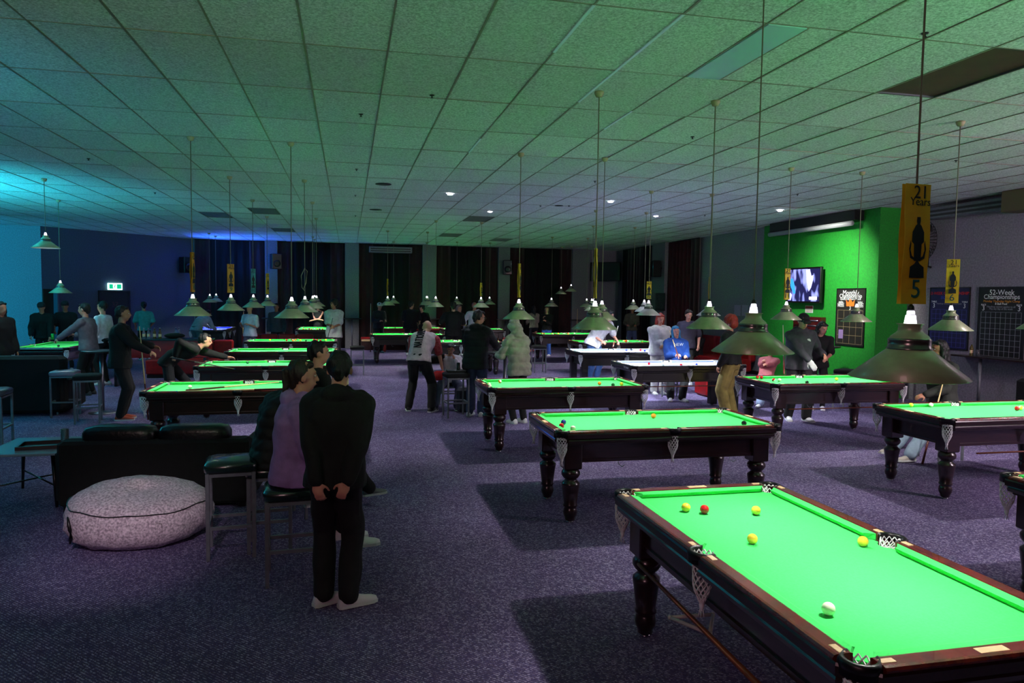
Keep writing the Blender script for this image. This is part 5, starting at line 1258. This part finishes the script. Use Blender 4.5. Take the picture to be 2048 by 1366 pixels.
b = MB(); b.lathe([(.07,-.06),(.09,0),(.07,.10)], n=16); o = b.build('motor', black_r, root); o.rotation_euler = (0, math.pi/2, 0); o.location = (.0,0,0)
b = MB(); b.tube([(.08,0,0),(.14,0,-.05),(.14,0,-.50),(.22,0,-.52)], .022, 8); b.build('arm', black_r, root)
# tables, shelf and seats on the right
pub_table((10.05, 13.9, 0), 'round black bar table in front of the charcoal poster', .40, 1.06)
bar_stool((9.2, 11.9, 0), 20, 'black cushioned stool beside the big lamp before the green wall', .76, .36, black_f)
root = empty('wall_ledge', (11.5, 9.0, 1.06), 0, 'narrow dark drinks ledge along the right front wall', 'ledge')
b = MB(); b.bbox((-.30,-1.4,-.03),(0,2.6,0),.004); b.build('ledge_board', wood, root)
q = PX(1955,740,11.25)
for y in (q.y, q.y-1.6, q.y+1.8):
    b = MB(); b.lathe([(.03,-1.06),(.03,-.03)], (-.2,y-9.0,0), 10); b.build('post', greyp, root)
q = PX(1944,716,11.35); bottle((11.33, q.y, 1.061), amber, 'brown bottle on the ledge between the two dark posters', .21)
b = MB(); b.lathe([(.03,0),(.036,.12),(.034,.12),(.028,.01)], n=14); thing('drinking_glass', b, gl, 'small glass on the ledge right of the brown bottle', 'glass', None, (11.33, PX(1957,716,11.35).y, 1.061))
root = empty('red_couch', (10.55, 8.2, 0), math.radians(-90), 'low red couch with cushion at the right edge', 'sofa')
b = MB(); b.bbox((-1.7,-.5,.08),(1.6,.35,.42),.04); b.build('seat', black_f, root)
b = MB(); b.bbox((-1.7,.30,.3),(1.6,.50,.80),.05); b.build('backrest', black_f, root)
b = MB(); b.bbox((-.28,-.06,-.26),(.28,.08,.26),.05); thing('cushion', b, red_v, 'red scatter cushion leaning on the couch at the right edge', 'cushion', None, (10.35, 7.95, .68), (.25, .5, -math.pi/2))
root = empty('red_couch', (10.4, 19.3, 0), math.radians(-90), 'deep red couch against the grey wall', 'sofa')
b = MB(); b.bbox((-1.3,-.5,.08),(1.6,.30,.42),.04); b.build('seat', red_v, root)
for k in range(3):
    b = MB(); b.bbox((-1.3+k*.97,.22,.34),(-1.3+(k+1)*.97-.02,.44,.95),.05); b.build('back_pad', red_v, root)
b = MB(); b.bbox((-.35,-.3,0),(.35,.3,.5),.05); thing('ottoman', b, red_v, 'red upholstered ottoman right of the nearer pale-clothed table', 'ottoman', None, (X_(1435,14.0)[0], 14.0, 0))
b = MB(); rr = []
for i in range(9):
    t = i/8; rr.append([Vector((-.3+.6*t, .12*math.cos(a), .05+.045*math.sin(a)+.02*math.sin(t*9))) for a in [2*math.pi*k/12 for k in range(12)]])
b.loft(rr)
for i, f in enumerate(b.f): b.mi[i] = (i//12) % 2
o = b.build('striped_scarf', [mat('navy_knit', (.08,.10,.35), .9), whitep], None, (X_(1432,13.9)[0], 13.9, .50)); tag(o, 'blue and white striped garment lying over the red ottoman', 'garment')
bar_stool((X_(1893,7.95)[0], 7.95, 0), 0, 'dark stool under the woman at right', .68, .38, black_f)
bar_stool((X_(1352,13.75)[0], 13.8, 0), 0, 'low stool under the blue-haired girl', .62, .36, black_f)
bar_stool((X_(1535,12.8)[0], 12.8, 0), 0, 'low black seat under the person in red and white top', .44, .40, black_f)

# far end: exit sign, doors, television, speakers, pictures
def on_diag(px, py, off=.02):    # point of the angled wall seen at a pixel
    d = _ray(px, py); n = np.array([dv.y, -dv.x, 0])/dl; o0 = np.array([-9.06, 24.6, 0])
    t = ((o0-_O)@n)/(d@n); return Vector(_O+d*t)-Vector((-n[0], -n[1], 0))*(0)+Vector((n[0], n[1], 0))*off
def diag_box(name, pa, pb, z0, z1, m, th=.04, parent=None, off=0):
    a = on_diag(*pa, 0); c = on_diag(*pb, 0); L = (Vector((c.x-a.x, c.y-a.y, 0))).length
    b = MB(); b.bbox((0,-th-off,z0),(L,-off,z1),min(.005,th/3)); return b.build(name, m, parent, (a.x, a.y, 0), (0,0,dang)), L
o, L = diag_box('door_1', (201,650), (256,650), 0, 2.02, mat('dark_door', (.09,.08,.10), .5, var=.2), .05); o['kind'] = 'structure'
b = MB(); 
for lo, hi in (((-.06,-.07,0),(0,0,2.08)),((L,-.07,0),(L+.06,0,2.08)),((-.06,-.07,2.02),(L+.06,0,2.08))): b.box(lo, hi)
b.build('door_frame', mat('dark_frame', (.06,.06,.08), .5), o)
b = MB(); b.tube([(.10,-.09,1.0),(.10,-.09,1.15)], .012, 8); b.build('door_handle', steel, o)
text('37', .22, mat('dim_red', (.35,.18,.20), .7), o, (L/2, -.056, 1.62), (math.pi/2,0,0))
o2, L2_ = diag_box('door_2', (86,650), (110,650), 0, 2.1, blackp, .04); o2['kind'] = 'structure'
o3, L3 = diag_box('trim_8', (107,650), (111,650), 0, 2.1, mat('column_edge', (.30,.34,.40), .6), .25); o3['kind'] = 'structure'
a = on_diag(214, 573); c = on_diag(242, 573); Lx = (c-a).length; zc = (on_diag(228,573)).z
root = empty('exit_sign', (a.x, a.y, zc), dang, 'green and white lit exit sign above the dark door', 'sign')
b = MB(); b.bbox((0,-.06,-.11),(Lx,0,.11),.006); b.build('sign_box', mat('sign_white', (.85,1,.95), .5, emit=1.6, ecol=(.75,1,.92)), root)
gm_ = mat('sign_green', (.05,.62,.45), .5, emit=.7, ecol=(.05,.65,.45))
for f0, f1 in ((.06,.32),(.60,.92)):
    b = MB(); b.box((Lx*f0,-.064,-.075),(Lx*f1,-.060,.075)); b.build('sign_panel', gm_, root)
b = MB()   # running figure
fx = Lx*.46
b.ell((fx+.01,-.064,.062),(.016,.003,.018),10,5); b.tube([(fx,-.064,.04),(fx-.012,-.064,-.01)], .014, 6); b.tube([(fx-.012,-.064,-.01),(fx+.03,-.064,-.035),(fx+.02,-.064,-.075)], .009, 5)
b.tube([(fx-.012,-.064,-.01),(fx-.035,-.064,-.05),(fx-.065,-.064,-.055)], .009, 5); b.tube([(fx,-.064,.035),(fx+.035,-.064,.01),(fx+.055,-.064,.03)], .007, 5)
b.build('running_figure', gm_, root)
def speaker(loc, rz, label):
    root = empty('loudspeaker', loc, math.radians(rz), label, 'speaker')
    b = MB(); b.bbox((-.18,-.16,-.28),(.18,.16,.28),.02); b.build('cabinet', blackp, root)
    b = MB(); b.lathe([(.13,0),(.12,.012),(.03,.0)], (0,0,0), 18); o = b.build('woofer', black_r, root, (0,-.165,-.08)); o.rotation_euler = (math.pi/2,0,0)
    b = MB(); b.tube([(0,.15,0),(0,.30,.05)], .025, 8); b.build('bracket', black_r, root)
q = PY(552, 523, 27.9); speaker((q.x, 27.84, q.z), 20, 'black loudspeaker on the first back pilaster')
q = PY(1015, 535, 27.9); speaker((q.x, 27.84, q.z), -15, 'black loudspeaker on the fourth back pilaster')
q = on_diag(361, 530); speaker((q.x+.22, q.y-.22, q.z), 46, 'black loudspeaker on the angled blue-grey wall')
q = PX(1318, 538, 10.5); speaker((10.34, q.y, q.z), -88, 'black loudspeaker on the right wall pilaster')
root = empty('television', (10.1, 27.75, 3.1), math.radians(-38), 'large dark television high in the back right corner', 'television')
b = MB(); b.bbox((-.62,-.05,-.38),(.62,.05,.38),.015); b.build('bezel', black_r, root)
b = MB(); b.box((-.58,-.054,-.34),(.58,-.05,.34)); b.build('screen', mat('dark_screen', (.015,.015,.02), .55), root)
b = MB(); b.box((-.1,.05,-.1),(.1,.45,.1)); b.build('bracket', black_r, root)
p0, p1 = PX(1311,586,10.58), PX(1329,622,10.58)
root = wall_box('framed_picture', p0, p1, 10.6, .02, black_r); tag(root, 'narrow dark framed picture on the right wall pilaster', 'picture')
wall_box('print', p0.lerp(p1,.12), p0.lerp(p1,.88), 10.58, .004, mat('grey_print', (.28,.27,.27), .6, var=.6, scale=8), root)
p0, p1 = PY(1232,585,28.38), PY(1250,622,28.38)

# ceiling fittings
dl_m = mat('downlight_lens', (1,1,1), .4, emit=45, ecol=(.93,.95,1))
for i, (x, y, w_) in enumerate(((1.89,13.85,'leftmost'),(3.15,16.38,'second from left'),(5.14,13.91,'middle'),(7.04,15.99,'second from right'),(9.1,14.15,'rightmost, above the white batten'))):
    root = empty('downlight', (x, y, CZ-.012), 0, 'bright round ceiling downlight, '+w_, 'downlight')
    b = MB(); b.lathe([(.075,.01),(.075,.0),(.055,-.004),(.052,.004)], n=20, caps=False); b.build('bezel', whitep, root)
    b = MB(); b.ell((0,0,.0),(.052,.052,.018),16,8); b.build('lens', dl_m, root)
    light('downlight_light', 'SPOT', (x, y, CZ-.05), (x, y, 0), 45, (.75,.80,1.0), .05, 130, .4)
for i, (x, y) in enumerate(((.6,13.03),(.61,16.95),(4.36,14.93))):
    root = empty('ceiling_speaker', (x, y, CZ-.006), 0, ('round dark ceiling speaker nearest, left of the downlights','second round dark ceiling speaker, beyond the nearest one','small round ceiling speaker among the downlights')[i], 'speaker')
    b = MB(); b.lathe([(.14 if i < 2 else .09,.006),(.14 if i < 2 else .09,-.004),(.05,-.010),(.0,-.010)], n=24, caps=False); b.build('grille', mat('dark_grille', (.07,.07,.08), .5), root)
SPR = ['upper left of centre', 'left of the front round speaker', 'nearest one, left of the middle cord', 'right of the middle beside the second cord', 'far left above the cyan lamps',
       'left, beyond the first one over the left column', 'beside the cord of the nearest lamp, top right', 'far one straight above the left round speaker', 'between the middle downlights', 'by the tangled rose right of the middle',
       'above the rightmost downlight', 'left of the small round speaker', 'far one beside the middle lamp cord', 'farthest one over the left aisle', 'beside the cord at far right', 'left of the rightmost downlight']
for i, (px, py) in enumerate(((722,228),(713,338),(864,190),(1385,273),(177,317),(310,385),(1850,66),(711,390),(1138,411),(1190,362),(1595,388),(1081,411),(1014,446),(711,431),(1912,320),(1410,430))):
    q = P(px, py, CZ)
    b = MB(); b.lathe([(.026,0),(.022,-.008),(.007,-.010),(.007,-.024),(.014,-.027),(.014,-.030),(.002,-.031)], n=12)
    thing('sprinkler', b, black_r, 'small dark sprinkler head in the ceiling, '+SPR[i], 'sprinkler', 'ceiling sprinkler heads', (q.x, q.y, CZ))

# ------------------------------------------------------------------ bake modifiers and lettering into plain meshes
bpy.context.view_layer.update()
dg = bpy.context.evaluated_depsgraph_get()
done = []
for o, post in BAKE:
    me = bpy.data.meshes.new_from_object(o.evaluated_get(dg)); me.name = o.name; done.append((o, me, post))
txt = []
for o in TEXTS:
    me = bpy.data.meshes.new_from_object(o.evaluated_get(dg)); txt.append((o, me))
for o, me, post in done:
    if not me.materials: me.materials.append(o.data.materials[0])
    o.modifiers.clear(); o.data = me
    if post:
        n = len(me.vertices); co = np.empty(n*3, dtype=np.float32); no = np.empty(n*3, dtype=np.float32)
        me.vertices.foreach_get('co', co); me.vertex_normals.foreach_get('vector', no)
        co = co.reshape(-1, 3).astype(float); no = no.reshape(-1, 3)
        co = co+no*post(co, no)[:, None]
        me.vertices.foreach_set('co', co.astype(np.float32).ravel()); me.update()
    me.polygons.foreach_set('use_smooth', [True]*len(me.polygons))
for o, me in txt:
    nm = o.name; par = o.parent; n = bpy.data.objects.new(nm, me); COL.objects.link(n); n.parent = par; n.location = o.location; n.rotation_euler = o.rotation_euler; n.scale = o.scale
    for k in o.keys():
        try: n[k] = o[k]
        except Exception: pass
    bpy.data.objects.remove(o); n.name = nm.split('.')[0]
